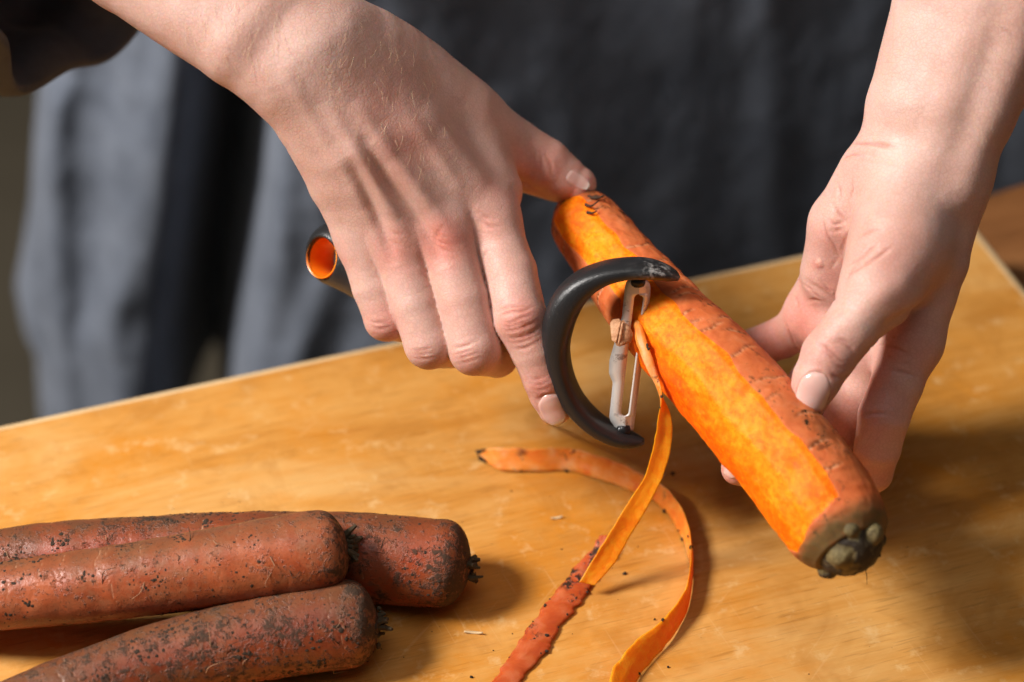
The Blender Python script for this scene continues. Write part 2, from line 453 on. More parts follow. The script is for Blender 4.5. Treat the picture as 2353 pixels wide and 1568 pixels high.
def mat_crown():
    t = NT("carrot_crown"); c = t.coord()
    n1 = t.noise(c, 150, 5, 0.65); n2 = t.noise(c, 60, 4, 0.6); n3 = t.noise(c, 500, 4, 0.7)
    col = t.ramp(n1, [(0.35, (0.07, 0.045, 0.018)), (0.5, (0.14, 0.105, 0.038)), (0.66, (0.24, 0.18, 0.075))])
    f = t.math('ADD', t.math('MULTIPLY', n2, 0.7), t.math('MULTIPLY', n3, 0.3))
    f = t.math('ADD', f, t.math('MULTIPLY', t.attr('soil'), 0.22))
    dm = t.ramp(f, [(0.57, 0.0), (0.64, 1.0)])
    col = t.mix(t.math('MULTIPLY', dm, 0.92), col, (0.022, 0.013, 0.007))
    t.P(Base_Color=col, Roughness=0.75, Normal=t.bump(t.math('ADD', n1, t.math('ADD', n3, dm)), 0.0008, 0.8))
    return t.m

M_SKIN = mat_skin(); M_NAIL = mat_nail()
M_APRON = mat_cloth("apron_cloth", (0.082, 0.096, 0.126), (0.160, 0.181, 0.224))
M_SHIRT = mat_cloth("shirt_cloth", (0.06, 0.07, 0.09), (0.12, 0.138, 0.17))
M_WALL = None
M_PLASTIC = mat_plastic(); M_STEEL = mat_steel(); M_CROWN = mat_crown()
M_FLESH = mat_flesh(); M_PEELSKIN = mat_peel_skin(); M_PEELRED = mat_peel_red()
M_HELD = mat_held_carrot()
M_SOIL = plain("soil", (0.034, 0.020, 0.011), 0.95)
M_ROOT = plain("rootlet", (0.32, 0.17, 0.09), 0.8)
M_DARKROOT = plain("dark_rootlet", (0.05, 0.025, 0.012), 0.9)
M_STALK = plain("dry_stalk", (0.055, 0.038, 0.018), 0.9)
M_CHIP = plain("pale_wood_chip", (0.62, 0.44, 0.24), 0.8)
M_HAIR = plain("arm_hair", (0.75, 0.55, 0.34), 0.35)
M_ORANGE = plain("orange_liner_plastic", (0.95, 0.20, 0.008), 0.3, Subsurface_Weight=0.3, Subsurface_Scale=0.003, Subsurface_Radius=(1, 0.3, 0.05))
M_DARKMETAL = plain("dark_clip_metal", (0.03, 0.03, 0.032), 0.3, Metallic=0.6)

# ------------------------------------------------------------------ setting
t = NT("wall_paint"); c_ = t.coord()
t.P(Base_Color=t.ramp(t.noise(c_, 3, 4, 0.6), [(0.3, (0.050, 0.041, 0.026)), (0.7, (0.070, 0.058, 0.038))]), Roughness=0.9)
meshobj("wall", [(-4, 2.5, -1.2), (4, 2.5, -1.2), (4, 2.5, 2.6), (-4, 2.5, 2.6), (-4, 2.6, -1.2), (4, 2.6, -1.2), (4, 2.6, 2.6), (-4, 2.6, 2.6)],
        [[0, 1, 2, 3], [7, 6, 5, 4], [4, 5, 1, 0], [3, 2, 6, 7], [0, 3, 7, 4], [1, 5, 6, 2]], t.m, smooth=False, kind="structure")

tf = NT("floor_tiles"); cf = tf.coord()
tf.P(Base_Color=tf.ramp(tf.noise(cf, 4, 4, 0.6), [(0.3, (0.058, 0.047, 0.030)), (0.7, (0.078, 0.064, 0.042))]), Roughness=0.7)
meshobj("floor", [(-4, -1.5, -0.95), (4, -1.5, -0.95), (4, 2.499, -0.95), (-4, 2.499, -0.95)], [[0, 1, 2, 3]], tf.m, smooth=False, kind="structure")

# board edges measured on the board plane
pb = onz(2231, 493); pa = onz(0, 968)
eb = unit((pa - pb) * [1, 1, 0])                         # along the back edge, towards the left
er = onz(2353, 673) - pb; er = er - eb * (er @ eb); er = unit(er * [1, 1, 0])
GRAIN = math.atan2(-eb[1], -eb[0])
def rounded_slab(name, corner, e1, e2, L1, L2, top, thick, rad, mat, seg=5, rim=None, **kw):
    """slab with rounded rim; corner is the top view corner, e1/e2 its edges"""
    prof = []
    for i in range(seg + 1):
        a = math.pi / 2 * i / seg
        prof.append((rad - rad * math.sin(a), -rad + rad * math.cos(a)))       # inset, dz : top -> side
    prof = prof + [(0.0, -thick + rad * 0.6), (rad * 0.6, -thick)]
    V = []; F = []
    cr = 0.010
    def loop(ins):
        pts = []
        for (cx, cy, sx, sy) in ((0, 0, 1, 1), (L1, 0, -1, 1), (L1, L2, -1, -1), (0, L2, 1, -1)):
            o = (cx + sx * cr, cy + sy * cr); r = max(cr - ins, 0.0005)
            a0 = {(1, 1): math.pi, (-1, 1): 1.5 * math.pi, (-1, -1): 0, (1, -1): 0.5 * math.pi}[(sx, sy)]
            for k in range(7):
                a = a0 + math.pi / 2 * k / 6
                pts.append((o[0] + r * math.cos(a), o[1] + r * math.sin(a)))
        return pts
    n = 28
    for ins, dz in prof:
        for (a, b) in loop(ins):
            p = corner + e1 * a + e2 * b; V.append((p[0], p[1], top + dz))
    for i in range(len(prof) - 1):
        for j in range(n):
            F.append([i * n + j, i * n + (j + 1) % n, (i + 1) * n + (j + 1) % n, (i + 1) * n + j])
    F.append(list(range(n))[::-1]); F.append([(len(prof) - 1) * n + j for j in range(n)])
    fm = [1 if (rim and k < (seg + 1) * n) else 0 for k in range(len(F))]
    o = meshobj(name, V, F, [mat, rim] if rim else mat, smooth=True, fmat=fm, **kw)
    o.data.set_sharp_from_angle(angle=math.radians(50))
    return o
M_BOARD = mat_wood("maple_board", [(0.34, (0.43, 0.160, 0.022)), (0.47, (0.555, 0.245, 0.046)), (0.60, (0.65, 0.332, 0.088))], GRAIN)
M_RIM = mat_wood("worn_board_edge", [(0.34, (0.62, 0.40, 0.19)), (0.47, (0.70, 0.48, 0.25)), (0.60, (0.76, 0.55, 0.31))], GRAIN, stain=False)
M_TABLE = mat_wood("table_wood", [(0.34, (0.13, 0.048, 0.014)), (0.5, (0.20, 0.078, 0.024)), (0.66, (0.26, 0.11, 0.036))], GRAIN, stain=False)
rounded_slab("cutting_board", pb, eb, er, 0.72, 0.46, 0.0, 0.034, 0.006, M_BOARD, rim=M_RIM,
             label="worn honey-coloured wooden cutting board filling the foreground, stained orange", cat="cutting board")
ta = math.radians(8)
e1t = np.array([eb[0] * math.cos(ta) - eb[1] * math.sin(ta), eb[0] * math.sin(ta) + eb[1] * math.cos(ta), 0])
e2t = np.array([-e1t[1], e1t[0], 0]); e2t = e2t if e2t @ er > 0 else -e2t
tb = onz(2240, 452, -0.034)
rounded_slab("table", tb - e1t * 0.55, e1t, e2t, 1.35, 0.9, -0.0342, 0.04, 0.004, M_TABLE,
             label="darker brown wooden table under the cutting board", cat="table")

# ------------------------------------------------------------------ implicit bodies
def cone(p, a, b, ra, rb):
    p = np.asarray(p, np.float32); a = np.asarray(a, np.float32); ab = np.asarray(b, np.float32) - a
    q = p - a
    t_ = (q @ ab) * np.float32(1.0 / float(ab @ ab)); np.maximum(t_, 0, out=t_); np.minimum(t_, 1, out=t_)
    q -= t_[:, None] * ab
    return np.sqrt(np.einsum('ij,ij->i', q, q)) - (np.float32(ra) + np.float32(rb - ra) * t_)
def smin(a, b, k):
    h = np.maximum(k - np.abs(a - b), 0) / k
    return np.minimum(a, b) - h * h * k * 0.25
_bb = [None, None]
def batch_ball(p):
    if _bb[0] is not p:
        lo_, hi_ = p.min(0), p.max(0); _bb[0] = p; _bb[1] = ((lo_ + hi_) / 2, float(np.linalg.norm(hi_ - lo_)) / 2)
    return _bb[1]
def chain_fn(js, k=0.004):
    """js: list of (px, py, d, r_mm)"""
    pts = [P(j[0], j[1], j[2]).astype(np.float32) for j in js]; rs = [j[3] * 1e-3 for j in js]
    A_ = np.array(pts[:-1]); B_ = np.array(pts[1:]); RR = np.maximum(rs[:-1], rs[1:])
    def f(p):
        d = None
        # leave out segments that cannot matter for this batch of points
        c, R = batch_ball(p)
        ab = B_ - A_; tt = np.clip(((c - A_) * ab).sum(1) / (ab * ab).sum(1), 0, 1)
        far = np.linalg.norm(c - A_ - tt[:, None] * ab, axis=1) - RR - R > 0.024
        for i in range(len(pts) - 1):
            if far[i]: continue
            q = cone(p, pts[i], pts[i + 1], rs[i], rs[i + 1])
            d = q if d is None else smin(d, q, k)
        return np.full(len(p), 0.5, np.float32) if d is None else d
    return f
def mesh_sdf(fn, lo, hi, h, project=1):
    lo = np.asarray(lo, float); hi = np.asarray(hi, float); B = 8
    n = (np.ceil((hi - lo) / h / B).astype(int)) * B
    nb = n // B
    ci = np.stack(np.meshgrid(*[np.arange(k) for k in nb], indexing='ij'), -1).reshape(-1, 3)
    cc = (lo + (ci * B + (B - 1) / 2) * h).astype(np.float32)
    dc = np.concatenate([fn(cc[i:i + 4000]) for i in range(0, len(cc), 4000)])
    vol = np.repeat(np.repeat(np.repeat(dc.reshape(nb).astype(np.float32), B, 0), B, 1), B, 2)
    act = np.abs(dc) < B * h * 0.95 + 0.002
    blk = ci[act]
    loc = np.stack(np.meshgrid(*[np.arange(B)] * 3, indexing='ij'), -1).reshape(-1, 3)
    blk = blk[np.lexsort((blk[:, 0], blk[:, 2], blk[:, 1] // 6, blk[:, 2] // 6, blk[:, 0] // 6))]
    for i in range(0, len(blk), 64):
        g = (blk[i:i + 64, None, :] * B + loc[None]).reshape(-1, 3)
        vol[g[:, 0], g[:, 1], g[:, 2]] = fn((lo + g * h).astype(np.float32))
    s = vol < 0
    m = n - 1
    def sl(a, x, y, z): return a[x:x + m[0], y:y + m[1], z:z + m[2]]
    cnt = np.zeros(m, np.int8)
    for x in (0, 1):
        for y in (0, 1):
            for z in (0, 1): cnt += sl(s, x, y, z)
    cells = np.argwhere((cnt > 0) & (cnt < 8))
    idx = np.full(m, -1, np.int32); idx[cells[:, 0], cells[:, 1], cells[:, 2]] = np.arange(len(cells))
    acc = np.zeros((len(cells), 3)); wt = np.zeros(len(cells))
    corners = [(x, y, z) for x in (0, 1) for y in (0, 1) for z in (0, 1)]
    val = {c: vol[cells[:, 0] + c[0], cells[:, 1] + c[1], cells[:, 2] + c[2]] for c in corners}
    for a in corners:
        for ax in range(3):
            if a[ax] == 0:
                b = tuple(1 if k == ax else a[k] for k in range(3))
                va, vb = val[a], val[b]; cr = (va < 0) != (vb < 0)
                tt = np.where(cr, va / np.where(cr, va - vb, 1), 0)
                pt = np.array(a, float)[None] + np.eye(3)[ax][None] * tt[:, None]
                acc += pt * cr[:, None]; wt += cr
    V = lo + (cells + acc / wt[:, None]) * h
    F = []
    for ax in range(3):
        o1, o2 = (ax + 1) % 3, (ax + 2) % 3
        sl0 = [slice(None)] * 3; sl1 = [slice(None)] * 3
        sl0[ax] = slice(0, n[ax] - 1); sl1[ax] = slice(1, n[ax])
        ch = s[tuple(sl0)] != s[tuple(sl1)]
        e = np.argwhere(ch)
        ok = (e[:, o1] > 0) & (e[:, o2] > 0) & (e[:, o1] < m[o1]) & (e[:, o2] < m[o2]) & (e[:, ax] < m[ax])
        e = e[ok]
        def cell(da, db):
            q = e.copy(); q[:, o1] -= da; q[:, o2] -= db
            return idx[q[:, 0], q[:, 1], q[:, 2]]
        quad = np.stack([cell(1, 1), cell(0, 1), cell(0, 0), cell(1, 0)], 1)
        flip = ~s[e[:, 0], e[:, 1], e[:, 2]]
        quad[flip] = quad[flip][:, ::-1]
        F.append(quad[(quad >= 0).all(1)])
    F = np.concatenate(F)
    for _ in range(project):
        o = np.lexsort((V[:, 0] // 0.012, V[:, 2] // 0.012, V[:, 1] // 0.03, V[:, 0] // 0.03))
        for i in range(0, len(o), 6000):
            q = V[o[i:i + 6000]]; V[o[i:i + 6000]] = q - grad(fn, q) * fn(q.astype(np.float32))[:, None]
    return V, F
def vnormals(V, F):
    n = np.cross(V[F[:, 2]] - V[F[:, 0]], V[F[:, 3]] - V[F[:, 1]])
    N = np.stack([np.bincount(F.ravel(), np.repeat(n[:, k], 4), len(V)) for k in range(3)], 1)
    return N / np.maximum(np.linalg.norm(N, axis=1), 1e-12)[:, None]
def grad(fn, V, e=0.0006):
    V = np.asarray(V); g = np.empty_like(V)
    g[:] = 0
    for k in ((1, -1, -1), (-1, -1, 1), (-1, 1, -1), (1, 1, 1)):
        k = np.array(k, float); g += k * fn((V + k * e).astype(np.float32))[:, None]
    return g / np.maximum(np.linalg.norm(g, axis=1), 1e-9)[:, None]
def surf(fn, pix, near=0.14):
    """first hits of the sight lines through survey pixels with a body, and normals"""
    pix = np.asarray(pix, float)
    v = FW + RT * ((pix[:, :1] - RW / 2) / FPX) + UP * ((RH / 2 - pix[:, 1:2]) / FPX)
    s = np.full(len(pix), D0 - near)
    for _ in range(70):
        d = fn((CAM + v * s[:, None]).astype(np.float32)); s = s + 0.8 * np.clip(d, -0.02, 0.04)
    p = CAM + v * s[:, None]
    return p, grad(fn, p)
# ------------------------------------------------------------------ person: hands, arms, clothing
# working hand (peeler), measured joints: (px, py, mm towards camera, radius mm)
ulna = [(-480, -640, -60, 34), (-190, -440, -30, 27), (297, -97, 2, 21.5), (560, 90, 10, 19.5), (655, 165, 9, 17)]
radi = [(-420, -715, -60, 35), (-140, -525, -28, 28), (357, -183, 4, 22), (620, 5, 9, 19.5), (745, 90, 6, 18)]
m5 = [(655, 165, 8, 16), (705, 275, 2, 12.5), (778, 420, -6, 11.5), (834, 545, -13, 10.4)]
m4 = [(690, 140, 10, 16), (800, 346, 4, 12.6), (909, 552, -8, 10.6)]
m3 = [(725, 115, 9, 16), (870, 324, 2, 13), (1016, 532, -8, 11)]
m2 = [(765, 95, 3, 16), (945, 300, -6, 13), (1125, 508, -15, 11)]
th_web = [(890, 170, -14, 17), (1050, 285, -30, 16), (1132, 440, -26, 12)]
palm_r = [(800, 330, -26, 15), (960, 500, -26, 13)]
thumb_r = [(840, 120, -8, 17), (950, 185, -24, 15.5), (1096, 290, -40, 13.8), (1180, 338, -46, 11.8), (1252, 380, -48, 11.0), (1290, 408, -50, 10.0), (1326, 424, -50, 7.8)]
thumb_pad_r = [(1215, 394, -50, 9.2), (1285, 422, -52, 8.0)]
index_r = [(1125, 508, -15, 11.4), (1172, 628, -8, 10.6), (1196, 735, -2, 10.6), (1226, 806, -4, 9.1), (1249, 868, -7, 8.4), (1262, 905, -10, 7.9), (1275, 938, -12, 6.8)]
middle_r = [(1016, 532, -8, 11.2), (1062, 690, -4, 10.2), (1090, 803, -3, 10.2), (1142, 818, -30, 8.6), (1160, 760, -46, 8), (1120, 700, -50, 7)]
ring_r = [(909, 552, -8, 10.8), (956, 700, -7, 9.8), (987, 791, -7, 9.8), (1040, 800, -33, 8.0), (1050, 740, -49, 7.3), (1020, 690, -52, 6.5)]
pinky_r = [(834, 545, -13, 10.4), (863, 660, -13, 9.1), (888, 733, -14, 8.8), (945, 748, -38, 7.2), (955, 700, -51, 6.6), (930, 660, -53, 6)]
# holding hand
ulna_l = [(2445, -660, -22, 36), (2330, -330, -4, 30), (2195, 0, 6, 23.5), (2110, 250, 4, 20), (2065, 390, 0, 17.5)]
radi_l = [(2545, -630, -14, 36), (2410, -300, 6, 31), (2315, 0, 14, 25.5), (2215, 250, 13, 20), (2160, 400, 10, 18)]
q2 = [(2170, 420, 6, 17), (2150, 600, 6, 12.5), (2098, 785, 2, 11)]
q3 = [(2130, 430, -4, 17), (2030, 800, -16, 12)]
q4 = [(2090, 430, -10, 17), (1945, 775, -32, 11.5)]
q5 = [(2050, 420, -8, 17), (1930, 600, -30, 13), (1868, 735, -42, 11.5)]
hypo = [(2010, 420, -2, 14.5), (1948, 520, -10, 15.5), (1915, 630, -19, 13)]
pads_l = [(1862, 725, -34, 9.5), (1930, 770, -24, 10), (2000, 800, -12, 9)]
thenar = [(2085, 440, 10, 16), (2065, 560, 19, 17), (2030, 650, 24, 14)]
thumb_l = [(2065, 560, 19, 17), (2008, 680, 26, 12.4), (1955, 755, 28, 10.6), (1905, 817, 28, 10.5), (1877, 872, 28, 9.2), (1857, 918, 27, 7.7)]
index_l = [(2098, 785, 2, 11), (2062, 880, 3, 10.2), (2032, 955, 3, 10), (2016, 1030, -2, 9), (2003, 1084, -8, 8.3), (1945, 1120, -22, 7.4)]
middle_l = [(2030, 800, -16, 11.5), (1975, 900, -22, 9.8), (1935, 985, -28, 9.6), (1840, 1060, -34, 8.4), (1760, 1085, -26, 7.6), (1694, 1078, -10, 6.4)]
ring_l = [(1945, 775, -32, 11), (1880, 860, -44, 9.4), (1820, 930, -52, 9), (1760, 980, -46, 8), (1700, 1000, -38, 6.5)]
pinky_l = [(1868, 735, -42, 10), (1800, 775, -52, 8.6), (1735, 800, -58, 8.2), (1690, 850, -56, 7.4), (1650, 880, -50, 6)]

def make_hand(parts, fingers, kp=0.009, kf=0.007):
    pf = [chain_fn(c, 0.002) for c in parts]; ff = [(chain_fn(c, 0.0010), k) for c, k in fingers]
    def base(p):
        d = pf[0](p)
        for f in pf[1:]: d = smin(d, f(p), kp)
        return d
    def fn(p):
        b = base(p); d = b
        for f, k in ff: d = np.minimum(d, smin(b, f(p), k))
        return d
    return fn
hand_r0 = make_hand([ulna, radi, m5, m4, m3, m2, th_web, palm_r],
                    [(thumb_r, 0.012), (thumb_pad_r, 0.010), (index_r, 0.006), (middle_r, 0.006), (ring_r, 0.006), (pinky_r, 0.006)])
hand_l0 = make_hand([ulna_l, radi_l, q2, q3, q4, q5, hypo, thenar, pads_l],
                    [(thumb_l, 0.010), (index_l, 0.006), (middle_l, 0.005), (ring_l, 0.005), (pinky_l, 0.005)])
hand_r, hand_l = hand_r0, hand_l0
# cords of the back of the hand and the hollows beside them: (pixel path, half width mm, height mm)
relief_r = [([(640, 150), (735, 300), (800, 410), (840, 480)], 3.2, 1.1), ([(745, 235), (850, 400), (945, 565)], 3.4, 1.4),
            ([(810, 235), (900, 360), (985, 470), (1050, 555)], 3.4, 1.5), ([(905, 235), (985, 330), (1055, 430), (1110, 505)], 4.0, 1.3),
            ([(830, 310), (890, 415), (940, 480), (985, 540), (1020, 618)], 3.0, -2.5), ([(800, 360), (850, 460), (880, 530), (908, 612)], 2.8, -2.2),
            ([(1055, 430), (1090, 500), (1118, 575)], 3.2, -0.9), ([(690, 220), (770, 350), (812, 450)], 3.2, -0.6),
            ([(1170, 690), (1195, 735), (1207, 770)], 6.0, 0.5), ([(1075, 790), (1092, 830)], 6.0, 0.3)]
relief_l = [([(2320, -60), (2262, 160), (2215, 310), (2150, 480)], 8, -3.4), ([(1950, 350), (2010, 362), (2075, 376)], 1.6, -0.7),
            ([(1905, 675), (1922, 590), (1948, 520), (1990, 430)], 5.0, -1.3), ([(1838, 638), (1880, 668), (1925, 692)], 2.0, -1.1),
            ([(2150, 696), (2080, 725), (2020, 760)], 2.6, -1.1), ([(2095, 635), (2010, 690), (1945, 765)], 4.5, 0.9)]

def lines_px(conv, lst): return [[conv(x, y) for x, y in l] for l in lst]
creases_r = lines_px(Z3, [
    [(1290, 505), (1350, 482), (1430, 470), (1505, 480)], [(1300, 545), (1370, 512), (1460, 505), (1530, 470)],
    [(1318, 568), (1380, 580), (1450, 548), (1525, 528)], [(1312, 600), (1370, 605), (1440, 585), (1500, 570)],
    [(1320, 632), (1400, 628), (1480, 600), (1560, 572)], [(1340, 670), (1430, 680), (1530, 640), (1575, 600)],
    [(1370, 712), (1450, 712), (1560, 660)], [(1385, 745), (1460, 750), (1565, 705)],
    [(1500, 950), (1560, 956), (1612, 935)], [(1510, 984), (1580, 992), (1625, 970)], [(1530, 1020), (1590, 1026), (1650, 1000)],
    [(975, 795), (1060, 778), (1170, 738)], [(1010, 852), (1100, 832), (1192, 800)], [(1000, 820), (1080, 806), (1180, 770)], [(990, 750), (1080, 735), (1160, 700)],
    [(702, 752), (790, 762), (880, 735)], [(715, 802), (800, 817), (890, 800)], [(710, 778), (800, 788), (885, 765)],
    [(430, 560), (500, 582), (560, 570)], [(450, 602), (520, 622), (575, 605)],
    [(1195, 170), (1205, 130), (1230, 95)], [(835, 300), (815, 270), (790, 250)]])
creases_r += lines_px(Z2, [[(1795, 560), (1810, 640), (1808, 720)], [(1830, 580), (1870, 650), (1880, 720)], [(1760, 560), (1770, 640)],
    [(1080, 1080), (1130, 1120), (1180, 1130)], [(1090, 1130), (1150, 1170), (1200, 1180)], [(1110, 1180), (1170, 1220), (1215, 1230)], [(1150, 1060), (1110, 1120), (1100, 1180)],
    [(800, 1080), (850, 1110), (880, 1110)], [(820, 1160), (870, 1190)], [(1400, 960), (1450, 1000), (1500, 1010)], [(1410, 1020), (1470, 1060), (1530, 1060)]])
creases_l = lines_px(Z4, [
    [(800, 1010), (870, 1052), (930, 1112), (1000, 1152)], [(850, 990), (930, 992), (1010, 1032), (1042, 1085)], [(880, 968), (960, 975), (1030, 1020)],
    [(860, 1180), (900, 1232), (955, 1242)], [(880, 1130), (940, 1170), (985, 1180)], [(820, 1060), (880, 1100), (925, 1150)], [(790, 985), (850, 1020), (905, 1080)],
    [(815, 90), (840, 230), (895, 335), (942, 430)], [(885, 10), (930, 90), (990, 150)], [(990, 180), (960, 280), (945, 400)],
    [(1000, 525), (1080, 462), (1200, 392), (1300, 320)], [(1000, 450), (1100, 380), (1200, 290)], [(985, 570), (1010, 500), (1070, 440)], [(1060, 260), (1130, 215), (1220, 190)],
    [(640, 545), (700, 592), (762, 655), (832, 692)], [(800, 560), (860, 640), (900, 690)], [(620, 660), (640, 720), (630, 770)], [(700, 700), (760, 690), (830, 700)],
    [(870, 480), (900, 430), (930, 400)], [(850, 120), (900, 160), (990, 110)], [(850, 210), (920, 200), (1000, 190)],
    [(1140, 1022), (1250, 1082), (1350, 1112), (1500, 1190)], [(1200, 1000), (1330, 1030), (1450, 1090)], [(1180, 960), (1300, 950), (1420, 990)],
    [(1090, 1510), (1170, 1490), (1300, 1500)], [(1280, 1180), (1380, 1200), (1480, 1230)], [(540, 800), (580, 920), (640, 1040)]])
creases_l += [[(1822, 925), (1838, 888), (1856, 862), (1876, 856), (1900, 868), (1908, 890)], [(1822, 925), (1832, 948)], [(1908, 890), (1900, 925), (1888, 950)]]
creases_r += [[(1232, 925), (1245, 912), (1262, 908), (1282, 914), (1297, 930), (1302, 950)]]
creases_l += lines_px(Z5, [[(600, 1120), (680, 1118), (780, 1128), (900, 1150)], [(760, 1110), (850, 1130), (930, 1140)], [(520, 1250), (600, 1200), (680, 1200)],
    [(600, 1400), (600, 1480), (570, 1568)], [(490, 1420), (510, 1500), (500, 1560)]])

def attrs_for(fn, V, F, creases, relief, red_pts, veins=()):
    N = vnormals(V, F)
    cr = np.zeros(len(V)); red = np.zeros(len(V)); ve = np.zeros(len(V))
    V32 = V.astype(np.float32)
    disp = np.zeros(len(V))
    allp, _ = surf(fn, [q for pl in creases for q in pl]); k0 = 0
    for pl in creases:
        p = allp[k0:k0 + len(pl)]; k0 += len(pl)
        p = resample(p, 8 if len(p) > 2 else 4).astype(np.float32)
        c = p.mean(0); rad = np.linalg.norm(p - c, axis=1).max() + 0.004
        m = np.linalg.norm(V32 - c, axis=1) < rad
        if not m.any(): continue
        d = np.full(m.sum(), 1.0, np.float32)
        for i in range(len(p) - 1): d = np.minimum(d, cone(V32[m], p[i], p[i + 1], 0, 0))
        e = np.minimum(np.linalg.norm(V32[m] - p[0], axis=1), np.linalg.norm(V32[m] - p[-1], axis=1))
        fade = np.clip(e / 0.004, 0.25, 1)
        w = np.exp(-(d / 0.00062) ** 2) * fade
        cr[m] = np.maximum(cr[m], w)
        disp[m] = np.minimum(disp[m], -0.00052 * w) + 0.00010 * np.exp(-((d - 0.0016) / 0.0007) ** 2) * fade
    for (px, py, dd, r, s) in red_pts:
        c = P(px, py, dd)
        red = np.maximum(red, s * np.exp(-((V - c) ** 2).sum(1) / (r * 1e-3) ** 2))
    for pl, wd, s in veins:
        p, n = surf(fn, pl); p = resample(p, 12).astype(np.float32)
        d = np.full(len(V), 1.0, np.float32)
        for i in range(len(p) - 1): d = np.minimum(d, cone(V32, p[i], p[i + 1], 0, 0))
        ve = np.maximum(ve, s * np.exp(-(d / (wd * 1e-3)) ** 2))
    paths = [resample(np.array(r_[0], float), 22) for r_ in relief]
    rp, _ = surf(fn, np.concatenate(paths))
    for k, (_, wd, hgt) in enumerate(relief):
        p = rp[k * 22:(k + 1) * 22].astype(np.float32); c = p.mean(0); rad = np.linalg.norm(p - c, axis=1).max() + 0.012
        m = np.where(np.linalg.norm(V32 - c, axis=1) < rad)[0]
        best = np.full(len(m), 1.0, np.float32); tb_ = np.zeros(len(m))
        for i in range(21):
            ab = p[i + 1] - p[i]; q = V32[m] - p[i]; tt = np.clip(q @ ab / max(float(ab @ ab), 1e-12), 0, 1)
            d = np.linalg.norm(q - tt[:, None] * ab, axis=1); u = d < best
            best[u] = d[u]; tb_[u] = (i + tt[u]) / 21
        disp[m] += hgt * 1e-3 * np.exp(-(best / (wd * 1e-3)) ** 2) * np.sin(math.pi * np.clip(tb_, 0.0, 1.0)) ** 0.8
    V = V + N * disp[:, None]
    # gentle unevenness of flesh
    V = V + N * (0.00018 * vnoise(V * 110, 3) + 0.00006 * vnoise(V * 330, 5))[:, None]
    return V, red, cr, ve

def rbox(chains, pad=0.004):
    q = np.array([P(j[0], j[1], j[2]) for c in chains for j in c]); r = max(j[3] for c in chains for j in c) * 1e-3
    return q.min(0) - r - pad, q.max(0) + r + pad

HVOX = 0.00082
in_r = [ulna[2:], radi[2:], m5, m4, m3, m2, thumb_r, index_r, middle_r, ring_r, pinky_r]
lo, hi = rbox(in_r)
Vr, Fr = mesh_sdf(hand_r, lo, hi, HVOX)
red_r = [(1196, 735, 8, 12, .55), (1260, 900, 0, 13, .55), (1120, 515, 5, 11, .5), (1020, 560, 5, 12, .75), (905, 580, 3, 11, .55), (1090, 820, 0, 11, .35), (990, 810, -5, 10, .3),
         (886, 740, -10, 10, .55), (1150, 700, 0, 14, .2), (870, 250, 8, 14, .3), (920, 330, 8, 14, .3), (1250, 380, -42, 14, .45), (1320, 420, -46, 10, .5), (1150, 440, -5, 13, .3), (800, 590, -8, 8, .3),
         (1050, 690, 0, 14, .2), (1170, 640, 0, 14, .2)]
Vr, rr, cr_, vr = attrs_for(hand_r, Vr, Fr, creases_r, relief_r, red_r, [([(870, 420), (905, 480), (960, 540)], 2.0, .25), ([(700, 330), (780, 420), (820, 470)], 2.0, .3)])
in_l = [ulna_l[2:], radi_l[2:], q2, q3, q4, q5, hypo, thenar, thumb_l, index_l, middle_l, ring_l, pinky_l]
lo, hi = rbox(in_l)
Vl, Fl = mesh_sdf(hand_l, lo, hi, HVOX)
red_l = [(1905, 817, 36, 12, .4), (1860, 920, 33, 10, .4), (2060, 600, 36, 16, .25), (1865, 740, -28, 16, .75), (1920, 650, -8, 12, .35), (1880, 540, 0, 14, .25), (1950, 560, 8, 9, .35), (1770, 780, -48, 16, .6),
         (2033, 955, 10, 16, .35), (2010, 1080, 0, 14, .45), (1940, 990, -20, 16, .6), (1680, 1080, -8, 12, .5), (1975, 880, 5, 16, .35), (1960, 370, 8, 10, .25), (2110, 830, 8, 14, .3), (1882, 608, -8, 2.6, .9)]
Vl, rl, cl, vl = attrs_for(hand_l, Vl, Fl, creases_l, relief_l, red_l, [([Z5(1100, 350), Z5(1060, 600), Z5(960, 850)], 2.5, .35), ([Z5(1120, 640), Z5(1080, 740)], 2.0, .45), ([Z5(960, 850), Z5(1120, 830)], 1.6, .4)])

# small round blister on the holding palm
pb_, nb_ = surf(hand_l, [(1882, 607)])
dB = np.linalg.norm(Vl - pb_[0], axis=1); wB = np.clip(1 - (dB / 0.0019) ** 2, 0, 1) ** 0.5
Vl = Vl + nb_[0] * (wB * 0.0008)[:, None]

# upper arms and trunk, coarse, outside the picture
sh_r, sh_l = np.array([-0.20, 1.24, 0.47]), np.array([0.21, 1.24, 0.47])
el_r = P(-450, -678, -60); el_l = P(2495, -645, -18)
def body_fn(p):
    d = np.minimum(hand_r0(p), hand_l0(p)) + 0.0006
    for el, sh in ((el_r, sh_r), (el_l, sh_l)):
        d = smin(d, cone(p, el.astype(np.float32), sh.astype(np.float32), 0.040, 0.052), 0.03)
    q = p.copy(); q[:, 1] = 1.29 + (q[:, 1] - 1.29) * 1.6
    for a, b, ra, rb in (((-0.12, 1.29, 0.44), (0.12, 1.29, 0.44), 0.07, 0.07), ((0.02, 1.29, 0.36), (0.02, 1.29, 0.0), 0.12, 0.10), ((0.02, 1.29, 0.0), (0.02, 1.29, -0.35), 0.10, 0.11)):
        d = smin(d, cone(q, np.array(a, np.float32), np.array(b, np.float32), ra, rb), 0.05)
    return d
Vb, Fb = mesh_sdf(body_fn, (-0.40, 0.86, -0.5), (0.40, 1.42, 0.56), 0.007, project=1)
